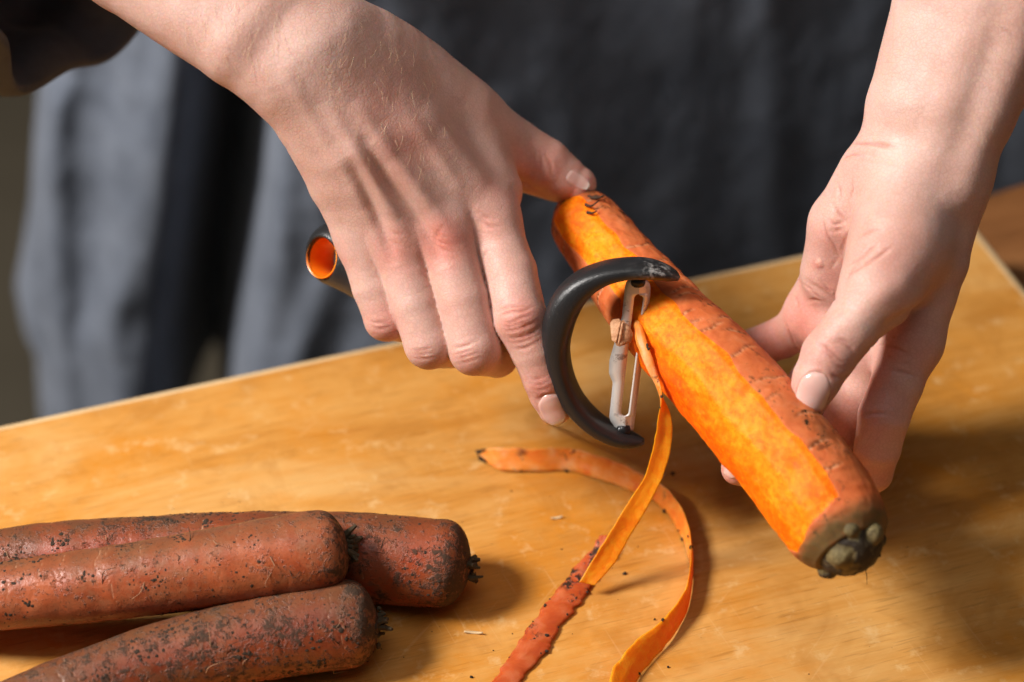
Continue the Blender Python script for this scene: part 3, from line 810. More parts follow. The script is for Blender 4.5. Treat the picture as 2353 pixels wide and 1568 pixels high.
# the coarse mesh only where the fine hands do not reach
def inside(V, lo, hi): return ((V > lo) & (V < hi)).all(1)
b1 = rbox(in_r); b2 = rbox(in_l)
kill = inside(Vb, b1[0] + 0.008, b1[1] - 0.008) | inside(Vb, b2[0] + 0.008, b2[1] - 0.008)
keep = ~kill
remap = np.cumsum(keep) - 1
Fb = remap[Fb[keep[Fb].all(1)]]; Vb = Vb[keep]
nr, nl = len(Vr), len(Vl)
person = empty("person", (0.0, 1.25, -0.5), label="person in a dark grey apron peeling a carrot with both hands", cat="person")
body = meshobj("body", np.concatenate([Vr, Vl, Vb]), np.concatenate([Fr, Fl + nr, Fb + nr + nl]), M_SKIN, parent=person,
               attrs={'red': np.concatenate([rr, rl, np.zeros(len(Vb))]), 'crease': np.concatenate([cr_, cl, np.zeros(len(Vb))]), 'vein': np.concatenate([vr, vl, np.zeros(len(Vb))])},
               label="bare forearms and hands with fair skin")

# fingernails: thin curved plates lying on the finger ends
def nail(fn, base, tip, width, lift=0.35, overhang=1.2, side=0.0, power=2.6, curve=None):
    """base, tip: survey pixels of cuticle and free edge; width in pixels"""
    base = np.array(base, float); tip = np.array(tip, float)
    ax = tip - base; L = np.linalg.norm(ax); ax /= L; nx = np.array([-ax[1], ax[0]])
    nu, nv = 17, 15
    uu = np.linspace(0, 1, nu); vv = np.linspace(-1, 1, nv)
    pix = []; 
    for u in uu:
        hw = width / 2 * (max(1 - abs(2 * (0.42 - u) / 0.84) ** 3.2, 0.0) ** 0.45 if u < 0.42 else (1 - 0.16 * ((u - 0.42) / 0.58) ** 2) * (1 - max(0, (u - 0.72) / 0.28) ** 3 * 0.55))
        hw = max(hw, width * 0.16)
        for v in vv:
            pix.append(base + ax * L * (u - 0.06 * (v * v) * (u > 0.7)) + nx * hw * v)
    p, n = surf(fn, pix)
    p = p.reshape(nu, nv, 3); n = n.reshape(nu, nv, 3)
    nn = n.mean((0, 1)); nn = unit(nn)
    # smooth the plate so it does not follow every bump, and free its edge
    for _ in range(3):
        q = p.copy(); q[1:-1] = (p[:-2] + 2 * p[1:-1] + p[2:]) / 4; p = q
    edge = np.clip((1 - np.abs(vv)) / 0.16, 0, 1)[None, :, None]
    cut = np.clip(uu / 0.12, 0, 1)[:, None, None]
    top = p + n * (lift * 1e-3 * edge * cut) - n * 0.00025 * (1 - edge * cut)
    free = np.clip((uu - 0.80) / 0.20, 0, 1)[:, None, None]
    top = top + nn * (0.0006 * free)
    bot = p - n * 0.0008 + nn * (0.0005 * free)
    V = np.concatenate([top.reshape(-1, 3), bot.reshape(-1, 3)])
    o = nu * nv; F = []
    for i in range(nu - 1):
        for j in range(nv - 1):
            a, b, c, d = i * nv + j, i * nv + j + 1, (i + 1) * nv + j + 1, (i + 1) * nv + j
            F += [[a, d, c, b], [o + a, o + b, o + c, o + d]]
    rim = [j for j in range(nv)] + [i * nv + nv - 1 for i in range(1, nu)] + [(nu - 1) * nv + j for j in range(nv - 2, -1, -1)] + [i * nv for i in range(nu - 2, 0, -1)]
    for a, b in zip(rim, rim[1:] + rim[:1]): F.append([a, b, o + b, o + a])
    tipa = np.repeat(np.clip((uu - 0.86) / 0.06, 0, 1), nv)
    ob = meshobj("fingernail", V, F, M_NAIL, parent=body, attrs={'tip': np.concatenate([tipa, tipa])})
    bm = bmesh.new(); bm.from_mesh(ob.data); bmesh.ops.recalc_face_normals(bm, faces=bm.faces); bm.to_mesh(ob.data); bm.free()
    return ob
nail(hand_r, (1257, 908), (1284, 974), 66)
nail(hand_r, (1302, 398), (1352, 432), 34)
nail(hand_l, (1883, 857), (1849, 966), 80)
nail(hand_l, (1700, 1092), (1654, 1062), 40)

# short fair hairs on the back of the hand and forearm
hm = Mesh()
def hairs(fn, poly_pts, count, ang, ln, spread=0.35):
    pts = []
    poly = np.array(poly_pts, float); lo_, hi_ = poly.min(0), poly.max(0)
    def inside_poly(q):
        c = False; j = len(poly) - 1
        for i in range(len(poly)):
            if (poly[i, 1] > q[1]) != (poly[j, 1] > q[1]) and q[0] < (poly[j, 0] - poly[i, 0]) * (q[1] - poly[i, 1]) / (poly[j, 1] - poly[i, 1]) + poly[i, 0]: c = not c
            j = i
        return c
    while len(pts) < count:
        q = lo_ + rng.random(2) * (hi_ - lo_)
        if inside_poly(q): pts.append(q)
    pts = np.array(pts); p, n = surf(fn, pts)
    for k in range(count):
        a = ang + rng.normal() * spread; L = ln * (0.6 + 0.7 * rng.random())
        dr = RT * math.cos(a) - UP * math.sin(a); dr = unit(dr - n[k] * (dr @ n[k])); cv = rng.normal() * 0.25; sd = np.cross(n[k], dr)
        q = [p[k] + dr * L * s_ + sd * cv * L * s_ * s_ + n[k] * (0.0002 + L * (0.28 * s_ - 0.12 * s_ * s_)) for s_ in np.linspace(0, 1, 5)]
        hm.add(*tube(q, np.linspace(0.00005, 0.000018, 5), 3))
hairs(hand_r, [(600, 130), (850, 40), (1080, 230), (1040, 420), (880, 400), (760, 330)], 95, 1.75, 0.0055)
hairs(hand_r, [(380, 60), (560, -20), (720, 60), (640, 170), (500, 150)], 60, 1.6, 0.0055)
hairs(hand_l, [(2230, 60), (2300, 30), (2290, 330), (2190, 330)], 70, 1.0, 0.0045)
hm.build("arm_hair", M_HAIR, parent=body, kind="stuff")

# ---- apron: one sheet of heavy cloth with hanging folds, closed by thickness
AY = 1.10
nx_, nz_ = 330, 300
def sil_x(zv):
    pts = [(130, 130), (80, 200), (62, 400), (55, 520), (35, 640), (18, 730), (32, 790), (72, 850), (78, 960), (90, 1200)]
    q = np.array([ony(a, b, AY + 0.075) for a, b in pts])
    return np.interp(zv, q[::-1, 2], q[::-1, 0])
zs = np.linspace(0.50, -0.36, nz_)
xr = np.full(nz_, 0.33)
xl = sil_x(zs)
U = np.linspace(0, 1, nx_)[None, :]
X = xl[:, None] + (xr - xl)[:, None] * U
Zg = np.repeat(zs[:, None], nx_, 1)
def line_x(px_pts):
    q = np.array([ony(a, b, AY) for a, b in px_pts]); o = np.argsort(q[:, 2])
    return np.interp(Zg, q[o, 2], q[o, 0])
tr = np.maximum(X + 0.02, 0); tl = np.maximum(-X - 0.05, 0)
tr = np.sqrt(np.maximum(X + 0.07, 0) ** 2 + 0.03 ** 2) - 0.03
Y = AY + 0.28 * tr + np.where(tl < 0.12, 1.9 * tl ** 2, 0.02736 + 0.456 * (tl - 0.12)) - 0.03 * np.clip(-Zg * 2, 0, 1)
def foldg(px_pts, w0, w1, amp):
    cx = line_x(px_pts); d_ = X - cx
    w = np.where(d_ < 0, w0, w1)
    return amp * np.exp(-(d_ / w) ** 2)
Y += foldg([(560, 60), (545, 250), (520, 500), (478, 760), (455, 900), (440, 1200)], 0.019, 0.015, 0.145)     # deep pleat
Y -= foldg([(295, 60), (275, 350), (255, 600), (240, 800)], 0.009, 0.012, 0.008)
Y -= foldg([(400, 60), (360, 300), (335, 430), (285, 700), (200, 900)], 0.012, 0.016, 0.010)
Y -= foldg([(440, 150), (400, 500), (330, 880)], 0.022, 0.012, 0.012)
Y -= foldg([(110, 130), (90, 500), (110, 900)], 0.012, 0.012, 0.010)
Y -= foldg([(640, 200), (640, 500), (600, 850)], 0.012, 0.022, 0.016)
Y -= foldg([(760, 600), (720, 720), (680, 830)], 0.012, 0.016, 0.008)
Y -= foldg([(1000, 0), (1080, 350), (1150, 800)], 0.022, 0.020, 0.0035)
Y -= foldg([(1300, 0), (1320, 350), (1280, 800)], 0.016, 0.020, 0.0035)
Y -= foldg([(1620, 0), (1600, 350), (1500, 800)], 0.020, 0.018, 0.0035)
Y -= foldg([(1780, 0), (1790, 350), (1800, 800)], 0.012, 0.012, 0.0035)
edge_ = np.clip((X - xl[:, None]) / 0.018, 0, 1)
Y += 0.030 * (1 - edge_) ** 2
q = np.stack([X, Y, Zg], -1).reshape(-1, 3)
Y = Y + (0.0035 * vnoise(q * [22, 22, 9], 11) + 0.0015 * vnoise(q * [48, 48, 30], 12) + 0.0006 * vnoise(q * [130, 130, 90], 13)).reshape(nz_, nx_)
top = np.stack([X, Y, Zg], -1).reshape(-1, 3)
Fa = [[i * nx_ + j, (i + 1) * nx_ + j, (i + 1) * nx_ + j + 1, i * nx_ + j + 1] for i in range(nz_ - 1) for j in range(nx_ - 1)]
apron = meshobj("apron", top, Fa, M_APRON, parent=person, label="dark grey cotton apron hanging in deep folds")
md = apron.modifiers.new("thickness", 'SOLIDIFY'); md.thickness = 0.0015; md.offset = 0

# ---- rolled shirt sleeve hanging from the working arm
ax0, ax1 = P(-420, -640, -80), P(235, -150, -40)
sl_pts = []
nsl, nar = 70, 120
axd = unit(ax1 - ax0); sa = unit(np.cross(axd, [0, 0, 1])); sb = np.cross(sa, axd)   # sb points up
Vs = []
prof = []
for i in range(nsl):
    s_ = i / (nsl - 1)
    if s_ < 0.62: prof.append((s_ / 0.62 * 0.86, 0.058 + 0.004 * s_))
    elif s_ < 0.74: a = (s_ - 0.62) / 0.12; prof.append((0.86 + 0.05 * a, 0.060 + 0.008 * math.sin(a * math.pi / 2)))
    elif s_ < 0.88: a = (s_ - 0.74) / 0.14; prof.append((0.91 + 0.09 * math.sin(a * math.pi / 2), 0.068 - 0.012 * (1 - math.cos(a * math.pi / 2))))
    else: a = (s_ - 0.88) / 0.12; prof.append((1.0 - 0.35 * a, 0.056 - 0.006 * a))
Ltot = np.linalg.norm(ax1 - ax0)
for i, (t_, r_) in enumerate(prof):
    c = ax0 + axd * Ltot * t_
    for j in range(nar):
        w = 2 * math.pi * j / nar
        hang = max(0, -math.sin(w)) ** 1.3
        rr_ = r_ * (1 - 0.10 * max(0, math.sin(w))) + 0.020 * hang * (0.4 + 0.6 * t_)
        fold = 0.0045 * math.sin(7 * w + 9 * t_) * (0.4 + hang) + 0.004 * math.sin(26 * t_ + 2 * math.sin(w * 2))
        rr_ += fold
        Vs.append(c + sa * rr_ * math.cos(w) + sb * rr_ * math.sin(w))
Vs = np.array(Vs)
Vs += (0.003 * vnoise(Vs * 45, 21))[:, None] * (unit(np.array([0.2, -1, 0.3])))[None]
Fs = [[i * nar + j, i * nar + (j + 1) % nar, (i + 1) * nar + (j + 1) % nar, (i + 1) * nar + j] for i in range(nsl - 1) for j in range(nar)]
meshobj("sleeve", Vs, Fs, M_SHIRT, parent=person, label="rolled dark shirt sleeve above the peeling hand's wrist")
# ------------------------------------------------------------------ carrots
def loft(centers, rad, nphi, ref=None, cap0=True, cap1=True, off=None):
    """rings of radius rad[i, j] about a path; angle 0 faces the camera, +90 deg the right-hand side"""
    n = len(centers)
    t_ = np.gradient(centers, axis=0); t_ /= np.linalg.norm(t_, axis=1)[:, None]
    ph = np.linspace(-math.pi, math.pi, nphi, endpoint=False)
    V = np.empty((n, nphi, 3)); Nn = np.empty((n, nphi, 3))
    for i in range(n):
        a = VW if ref is None else ref
        a = unit(a - t_[i] * (a @ t_[i])); b = unit(np.cross(a, t_[i]))
        dirs = np.cos(ph)[:, None] * a + np.sin(ph)[:, None] * b
        V[i] = centers[i] + dirs * rad[i][:, None]; Nn[i] = dirs
        if off is not None: V[i] += off[i]
    F = [[i * nphi + j, (i + 1) * nphi + j, (i + 1) * nphi + (j + 1) % nphi, i * nphi + (j + 1) % nphi] for i in range(n - 1) for j in range(nphi)]
    Vf = V.reshape(-1, 3)
    ex = []
    if cap0:
        F += [[len(Vf) + len(ex), j, (j + 1) % nphi] for j in range(nphi)]; ex.append(V[0].mean(0))
    if cap1:
        o = (n - 1) * nphi
        F += [[len(Vf) + len(ex), o + (j + 1) % nphi, o + j] for j in range(nphi)]; ex.append(V[-1].mean(0))
    return (np.concatenate([Vf, np.array(ex).reshape(-1, 3)]) if ex else Vf), F, ph, V, Nn, len(ex)

def ring_marks(s, ph, count, seed, lens=(0.25, 0.9), width=0.0007, smin_=0.0, smax_=1.0, length=0.2):
    """short scars running round the root"""
    r_ = np.random.default_rng(seed); out = np.zeros((len(s), len(ph)))
    for _ in range(count):
        s0 = smin_ + (smax_ - smin_) * r_.random(); p0 = r_.uniform(-math.pi, math.pi); L = r_.uniform(*lens)
        wob = r_.uniform(-0.004, 0.004)
        dp = np.angle(np.exp(1j * (ph - p0)))
        cen = s0 * length + wob * dp + 0.0006 * np.sin(dp * 9 + p0)
        g = np.exp(-((s[:, None] * length - cen[None]) / width) ** 2) * np.clip((L - np.abs(dp)) / 0.2, 0, 1)[None]
        out = np.maximum(out, g * r_.uniform(0.5, 1.0))
    return out

# ---- held carrot
cen = [(1306, 470, -56), (1330, 498, -53), (1382, 562, -42), (1438, 634, -29), (1540, 752, -9), (1648, 866, 8), (1730, 960, 18), (1810, 1052, 28), (1880, 1145, 37), (1932, 1222, 44), (1956, 1262, 48)]
cc = np.array([P(*c) for c in cen])
n_s, n_p = 300, 220
path = resample(cc, n_s)
s_ = np.linspace(0, 1, n_s)
ctrl_s = [0, 0.012, 0.03, 0.06, 0.10, 0.2, 0.35, 0.5, 0.65, 0.8, 0.90, 0.955, 0.985, 1.0]
ctrl_r = [6.5, 11.0, 13.2, 14.6, 15.3, 16.3, 18.0, 19.6, 20.6, 20.9, 20.6, 19.4, 17.2, 13.5]
Rm = np.interp(s_, ctrl_s, ctrl_r) * 1e-3
Rm = np.convolve(np.pad(Rm, 3, mode='edge'), np.ones(7) / 7, 'valid')
ph = np.linspace(-math.pi, math.pi, n_p, endpoint=False)
base_r = np.repeat(Rm[:, None], n_p, 1)
def ang(a, b): return np.angle(np.exp(1j * (a - b)))
pd = np.degrees(ph)[None, :]; sg = s_[:, None]
jit = vnoise(np.stack([np.repeat(s_ * 26, n_p), np.tile(ph * 2.2, n_s), np.zeros(n_s * n_p)], 1), 4).reshape(n_s, n_p)
edge_r = np.interp(s_, [0, .05, .15, .3, .5, .7, .88, .93, .95], [12, 20, 24, 20, 17, 16, 20, 14, -30])[:, None] + 3.5 * jit + 4.5 * vnoise(np.stack([s_ * 7, s_ * 0, s_ * 0], 1), 61)[:, None]
edge_l = np.interp(s_, [0, .02, .10, .20, .28, .33, .40, .6, .9, .955], [-30, -48, -46, -38, -28, -30, -95, -120, -112, -80])[:, None] + 3.0 * jit
endf = np.clip((0.958 + 0.014 * jit - sg) / 0.02, 0, 1)
peel = np.clip((edge_r - pd) / 3.0 + 0.5, 0, 1) * np.clip((pd - edge_l) / 3.0 + 0.5, 0, 1) * endf * np.clip((sg - 0.006) / 0.01, 0, 1)
# flat facets left by the blade
fac = np.full_like(base_r, 9.9)
for f0, h0 in ((-4, 0.962), (-38, 0.966), (-72, 0.966), (-104, 0.968)):
    wnd = 5.0 * vnoise(np.stack([s_ * 9, np.full(n_s, f0 * 1.7), s_ * 0], 1), 77)
    dd = ang(ph[None], np.radians(f0 + wnd)[:, None])
    fac = np.minimum(fac, 9) ** -70 + (h0 / np.maximum(np.cos(dd), 0.2)) ** -70; fac = fac ** (-1 / 70)
rad = base_r * np.where(peel > 0.02, 1 + (np.minimum(fac, 1.0) - 1) * peel - 0.012 * peel, 1.0)
rg = ring_marks(s_, ph, 70, 5, (0.25, 0.9), 0.00075, 0.05, 0.93, 0.225)
rad = rad - 0.00045 * rg * (1 - peel)
nz3 = np.stack([np.repeat(s_ * 30, n_p), np.tile(np.cos(ph) * 3, n_s), np.tile(np.sin(ph) * 3, n_s)], 1)
rad = rad + (0.00035 * vnoise(nz3, 8).reshape(n_s, n_p) + 0.00018 * vnoise(nz3 * 3.1, 9).reshape(n_s, n_p))
V_, F_, _, _, _, ne = loft(path, rad, n_p)
soil = 0.9 * np.clip((sg - 0.955) / 0.03, 0, 1) + np.clip((0.035 - sg) / 0.03, 0, 1) * 0.8 + 0.5 * np.exp(-((sg - 0.80) / 0.06) ** 2) * np.exp(-((pd - 45) / 18) ** 2) + 0 * pd
soil = soil + 0.9 * np.exp(-((sg - 0.045) / 0.03) ** 2) * np.exp(-((pd + 62) / 16) ** 2) + 0.9 * np.exp(-((sg - 0.05) / 0.05) ** 2) * np.exp(-((pd - 48) / 18) ** 2)
shade_zone = 1.4 * np.clip((-34 - pd + 5 * jit) / 6, 0, 1) * np.clip((sg - 0.30) / 0.05, 0, 1) * np.clip((0.80 - sg) / 0.25, 0, 1)  # shade of the lower-left facets painted in as deeper orange
pale = np.exp(-((pd - np.interp(s_, [0, .3, .6, 1], [-5, -8, -18, -30])[:, None]) / 24) ** 2) * np.clip((sg - 0.08) / 0.1, 0, 1)  # lit centre band put into the flesh colour as a paler tone
ex = np.zeros(ne)
lf = np.stack([np.repeat(s_, n_p), np.tile(ph, n_s), np.zeros(n_s * n_p)], 1)
held = empty("carrot", cc[5], label="thick half-peeled bright orange carrot held in both hands", cat="carrot")
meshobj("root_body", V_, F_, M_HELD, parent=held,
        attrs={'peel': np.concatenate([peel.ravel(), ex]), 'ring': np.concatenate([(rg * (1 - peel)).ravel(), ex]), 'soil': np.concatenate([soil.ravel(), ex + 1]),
               'pale': np.concatenate([(0.8 * pale - shade_zone).ravel(), ex]), 'lf': np.concatenate([lf, np.zeros((ne, 3))]), 'brown': np.concatenate([(np.clip((sg - 0.945) / 0.035, 0, 1) + 0 * pd).ravel(), ex + 1])})
# crown: knobbly leaf bases on the thick end
ctip = path[-1]; cdir = unit(path[-1] - path[-8])
ca = unit(VW - cdir * (VW @ cdir)); cb = unit(np.cross(ca, cdir))
def cpt(a, b, c): return (ctip + ca * a * 1e-3 + cb * b * 1e-3 + cdir * c * 1e-3).astype(np.float32)
lobes = [((5.0, -4.0, -0.5), (6.0, -4.4, 2.4), 6.2, 5.2), ((5.5, 8.0, -1.5), (6.2, 8.8, 1.0), 5.2, 4.3), ((-5.0, 3.5, -0.5), (-5.6, 3.9, 2.2), 6.2, 5.0), ((-4.5, -9.5, -2.0), (-5.4, -10.6, 0.2), 5.0, 4.0), ((12.0, 2.0, -3.4), (12.9, 2.3, -1.6), 4.2, 3.3), ((-12.0, -2.5, -3.2), (-12.8, -2.6, -1.8), 4.2, 3.3), ((-8.5, 10.5, -3.4), (-9.2, 11.2, -2.0), 4.2, 3.2)]
def crown_fn(p):
    d = cone(p, cpt(0, 0, -9), cpt(0, 0, -5), 0.0172, 0.0140)
    for a, b, ra, rb in lobes: d = smin(d, cone(p, cpt(*a), cpt(*b), ra * 1e-3, rb * 1e-3), 0.0005)
    return d
Vc, Fc = mesh_sdf(crown_fn, ctip - 0.024, ctip + 0.024, 0.0007, 1)
kk = ((Vc - ctip) @ cdir) > -0.0065
rm = np.cumsum(kk) - 1; Fc = rm[Fc[kk[Fc].all(1)]]; Vc = Vc[kk]
Vc = Vc + (0.00022 * vnoise(Vc * 420, 31) + 0.00012 * vnoise(Vc * 900, 32))[:, None] * grad(crown_fn, Vc)
cs = np.clip(-((Vc - ctip) @ ca) / 0.012, 0, 1) + np.clip(((Vc - ctip) @ cb - 0.006) / 0.008, 0, 1) * 0.6 + np.clip(-((Vc - ctip) @ cdir) / 0.004, 0, 0.8)
dl = np.sort(np.stack([cone(Vc, cpt(*a), cpt(*b), ra * 1e-3, rb * 1e-3) for a, b, ra, rb in lobes], 1), axis=1)
cs = 0.4 * cs + 0.8 * np.exp(-((dl[:, 1] - dl[:, 0]) / 0.0013) ** 2) + 0.5 * np.clip(dl[:, 0] / 0.001, 0, 1)
crown_o = meshobj("crown", Vc, Fc, M_CROWN, parent=held, attrs={'soil': cs}, label="brownish green knobbly crown with soil")
sm_ = Mesh()
def clod(m, c, r, seed):
    r_ = np.random.default_rng(seed)
    bm = bmesh.new(); bmesh.ops.create_icosphere(bm, subdivisions=1, radius=1.0)
    v = np.array([x.co[:] for x in bm.verts]); f = [[x.index for x in fa.verts] for fa in bm.faces]; bm.free()
    v = v * (0.65 + 0.6 * r_.random((len(v), 1))) * r_.uniform(0.6, 1.2, 3) * r
    m.add(v + c, f)
for k in range(46):
    a = rng.uniform(-0.5, 2.3); rr_ = rng.uniform(0.008, 0.0135)
    c = ctip + (cb * math.cos(a) - ca * math.sin(a)) * rr_ + cdir * rng.uniform(-0.003, 0.0035)
    clod(sm_, c, rng.uniform(0.0005, 0.0013), 100 + k)
sm_.build("soil_crumbs", M_SOIL, parent=crown_o, kind="stuff", smooth=False)
rt = ctip - ca * 0.012 + cb * 0.004 + cdir * 0.001
meshobj("rootlet", *tube([rt, rt + [0.0003, 0, -0.004], rt + [0.0012, -0.001, -0.009], rt + [0.0016, -0.001, -0.013]], [0.00025, 0.0002, 0.00013, 0.0001], 5), M_DARKROOT, parent=crown_o)
for a, b, c in (((1352, 452, -41), (1372, 456, -37), (1388, 449, -37)), ((1346, 470, -36), (1358, 474, -33), (1376, 462, -35)), ((1349, 488, -33), (1362, 490, -31), (1372, 485, -32)), ((1362, 455, -40), (1374, 452, -38), (1386, 454, -38))):
    meshobj("rootlet", *tube(resample([P(*a), P(*b), P(*c)], 6), np.linspace(0.0007, 0.00025, 6), 5), M_DARKROOT, parent=held)

# ---- unpeeled carrots lying on the board
def dirty_carrot(ctrl, radii_, seed, mat, label, clumps=40):
    c = np.array(ctrl); n, npz = 260, 180
    pth = resample(c, n); L = np.linalg.norm(np.diff(pth, axis=0), axis=1).sum()
    s = np.linspace(0, 1, n)
    R = np.interp(s, radii_[0], radii_[1]) * 1e-3
    # shoulder rounding at the crown end (s = 1) and thin tail
    e = np.clip((1 - s) * L / 0.013, 0, 1); R = R * np.sqrt(np.clip(1 - (1 - e) ** 2.4, 0.04, 1))
    e0 = np.clip(s * L / 0.006, 0, 1); R = R * np.sqrt(np.clip(1 - (1 - e0) ** 2, 0.02, 1))
    phh = np.linspace(-math.pi, math.pi, npz, endpoint=False)
    rg_ = ring_marks(s, phh, int(L * 300), seed, (0.2, 0.8), 0.00038, 0.02, 0.97, L)
    q = np.stack([np.repeat(s * L * 60, npz), np.tile(np.cos(phh) * 1.3, n), np.tile(np.sin(phh) * 1.3, n)], 1)
    r2 = np.repeat(R[:, None], npz, 1)
    r2 = r2 * (1 + 0.035 * vnoise(q * [0.5, 0.6, 0.6], seed).reshape(n, npz)) + (0.0002 * vnoise(q * [1.6, 2, 2], seed + 1) + 0.00005 * vnoise(q * [5, 6, 6], seed + 2)).reshape(n, npz) - 0.00012 * rg_
    girdle = 0.00018 * vnoise(np.stack([s * L * 190, s * 0, s * 0], 1), seed + 3)[:, None]
    r2 = r2 + girdle
    V, F, _, _, _, ne_ = loft(pth, r2, npz)
    lf_ = np.stack([np.repeat(s, npz), np.tile(phh, n), np.zeros(n * npz)], 1)
    so = np.repeat(np.clip((s - 0.93) / 0.05, 0, 1), npz)
    upn = V[:n * npz].reshape(n, npz, 3) - pth[:, None]; upn /= np.linalg.norm(upn, axis=2)[..., None]
    du = np.clip((upn @ np.array([0, 0.45, 0.89]) - 0.50) / 0.45, 0, 1).ravel() * 0.75
    du = np.maximum(du, 0.8 * so)
    root = empty("carrot", c[len(c) // 2] - [0, 0, c[len(c) // 2][2]], label=label, cat="carrot", group="unwashed carrots piled on the board")
    meshobj("root_body", V, F, mat, parent=root, attrs={'ring': np.concatenate([rg_.ravel(), np.zeros(ne_)]), 'soil': np.concatenate([so, np.ones(ne_)]), 'dust': np.concatenate([du, np.ones(ne_)]), 'lf': np.concatenate([lf_, np.zeros((ne_, 3))])})
    # dry leaf stubs on the crown
    tp = pth[-1]; dr = unit(pth[-1] - pth[-30]); a_ = unit(np.cross(dr, [0, 0, 1])); b_ = np.cross(a_, dr)
    r_ = np.random.default_rng(seed + 50); mm_ = Mesh()
    for k in range(15):
        w = r_.uniform(0, 2 * math.pi); q0 = r_.uniform(0, 0.005)
        p0 = tp - dr * 0.002 + (a_ * math.cos(w) + b_ * math.sin(w)) * q0
        ln = r_.uniform(0.003, 0.0075); d2 = unit(dr + (a_ * math.cos(w) + b_ * math.sin(w)) * r_.uniform(0.1, 1.0))
        mm_.add(*tube([p0, p0 + d2 * ln * 0.5 + r_.normal(size=3) * 0.0004, p0 + d2 * ln + r_.normal(size=3) * 0.0008], [0.0017, 0.0013, r_.uniform(0.0003, 0.001)], 6))
    for k in range(12): clod(mm_, tp + (a_ * r_.normal() + b_ * r_.normal()) * 0.0035 + dr * r_.uniform(-0.002, 0.002), r_.uniform(0.0008, 0.0018), seed * 10 + k)
    mm_.build("stem_stub", M_STALK, parent=root, smooth=False)
    Vg = V[:n * npz].reshape(n, npz, 3)
    cm = Mesh()
    for k in range(clumps):
        ci = r_.uniform(0.10, 0.985) * n; cj = (0.5 + r_.uniform(-0.26, 0.26)) * npz; sp_ = r_.uniform(2, 7); big = r_.uniform(0.6, 1.25)
        for _ in range(int(r_.integers(5, 15))):
            i = int(np.clip(ci + r_.normal() * sp_ * 0.9, 2, n - 3)); j = int(cj + r_.normal() * sp_) % npz
            p0 = Vg[i, j]; no = unit(p0 - pth[i]); b0 = len(cm.v)
            clod(cm, np.zeros(3), r_.uniform(0.0003, 0.00095) * big, int(r_.integers(1, 1 << 30)))
            w = cm.v[b0]; cm.v[b0] = w - np.outer(w @ no, no) * 0.62 + p0
    cm.build("caked_soil", M_SOIL, parent=root, kind="stuff", smooth=False)
    # fine rootlets
    for k in range(15):
        i = int(r_.uniform(0.08, 0.94) * n); j = int((0.5 + r_.uniform(-0.22, 0.22)) * npz) % npz
        p0 = Vg[i, j]; no = unit(p0 - pth[i]); tg = unit(np.cross(no, dr)); ln = r_.uniform(0.004, 0.011)
        p1 = p0 + (tg * r_.choice([-1, 1]) + dr * r_.normal() * 0.5) * ln * 0.5 + no * ln * 0.12
        p2 = p1 + (tg * r_.normal() + dr * r_.normal() + no * 0.15) * ln * 0.4
        meshobj("rootlet", *tube(resample([p0 - no * 0.0003, p1, p2], 7), np.linspace(0.00021, 0.00009, 7), 4), M_ROOT if k % 3 else M_DARKROOT, parent=root)
    return root
MA = mat_dirty_carrot("dusty_carrot_skin", 1.0, 0.42, 0.62, (1.25, 1.3, 1.3))
MB_ = mat_dirty_carrot("muddy_carrot_skin", 2.3, 0.72, 0.15, (1.0, 0.72, 0.6))
MC = mat_dirty_carrot("soiled_carrot_skin", 4.1, 0.95, 0.28, (0.78, 0.76, 0.8))
zA = 0.037
dirty_carrot([onz(-420, 1424, 0.011), onz(-200, 1400, 0.019), onz(0, 1370, 0.027), onz(250, 1340, 0.032), onz(500, 1305, 0.035), onz(700, 1274, zA), onz(800, 1258, zA)],
             ([0, .15, .35, .6, .85, 1], [4, 9, 13.2, 14.6, 16.2, 16.4]), 3, MA, "dusty pink-orange unpeeled carrot lying across the other two, on top", 34)
dirty_carrot([onz(-460, 1330, 0.010), onz(-200, 1305, 0.0135), onz(100, 1285, 0.0155), onz(450, 1273, 0.0168), onz(800, 1280, 0.0175), onz(1000, 1295, 0.0175), onz(1081, 1303, 0.0172)],
             ([0, .15, .4, .6, .85, 1], [5, 10, 14.8, 16.6, 17.6, 17.2]), 13, MB_, "muddy dark red carrot at the back of the pile, farthest right crown", 55)
dirty_carrot([onz(-330, 1760, 0.010), onz(-80, 1672, 0.012), onz(150, 1592, 0.0138), onz(400, 1512, 0.0155), onz(640, 1459, 0.017), onz(780, 1438, 0.0175), onz(868, 1428, 0.017)],
             ([0, .15, .4, .6, .85, 1], [6, 10, 13.6, 15.2, 17.2, 17.4]), 23, MC, "soil-caked carrot at the very front of the pile, nearest the camera", 60)

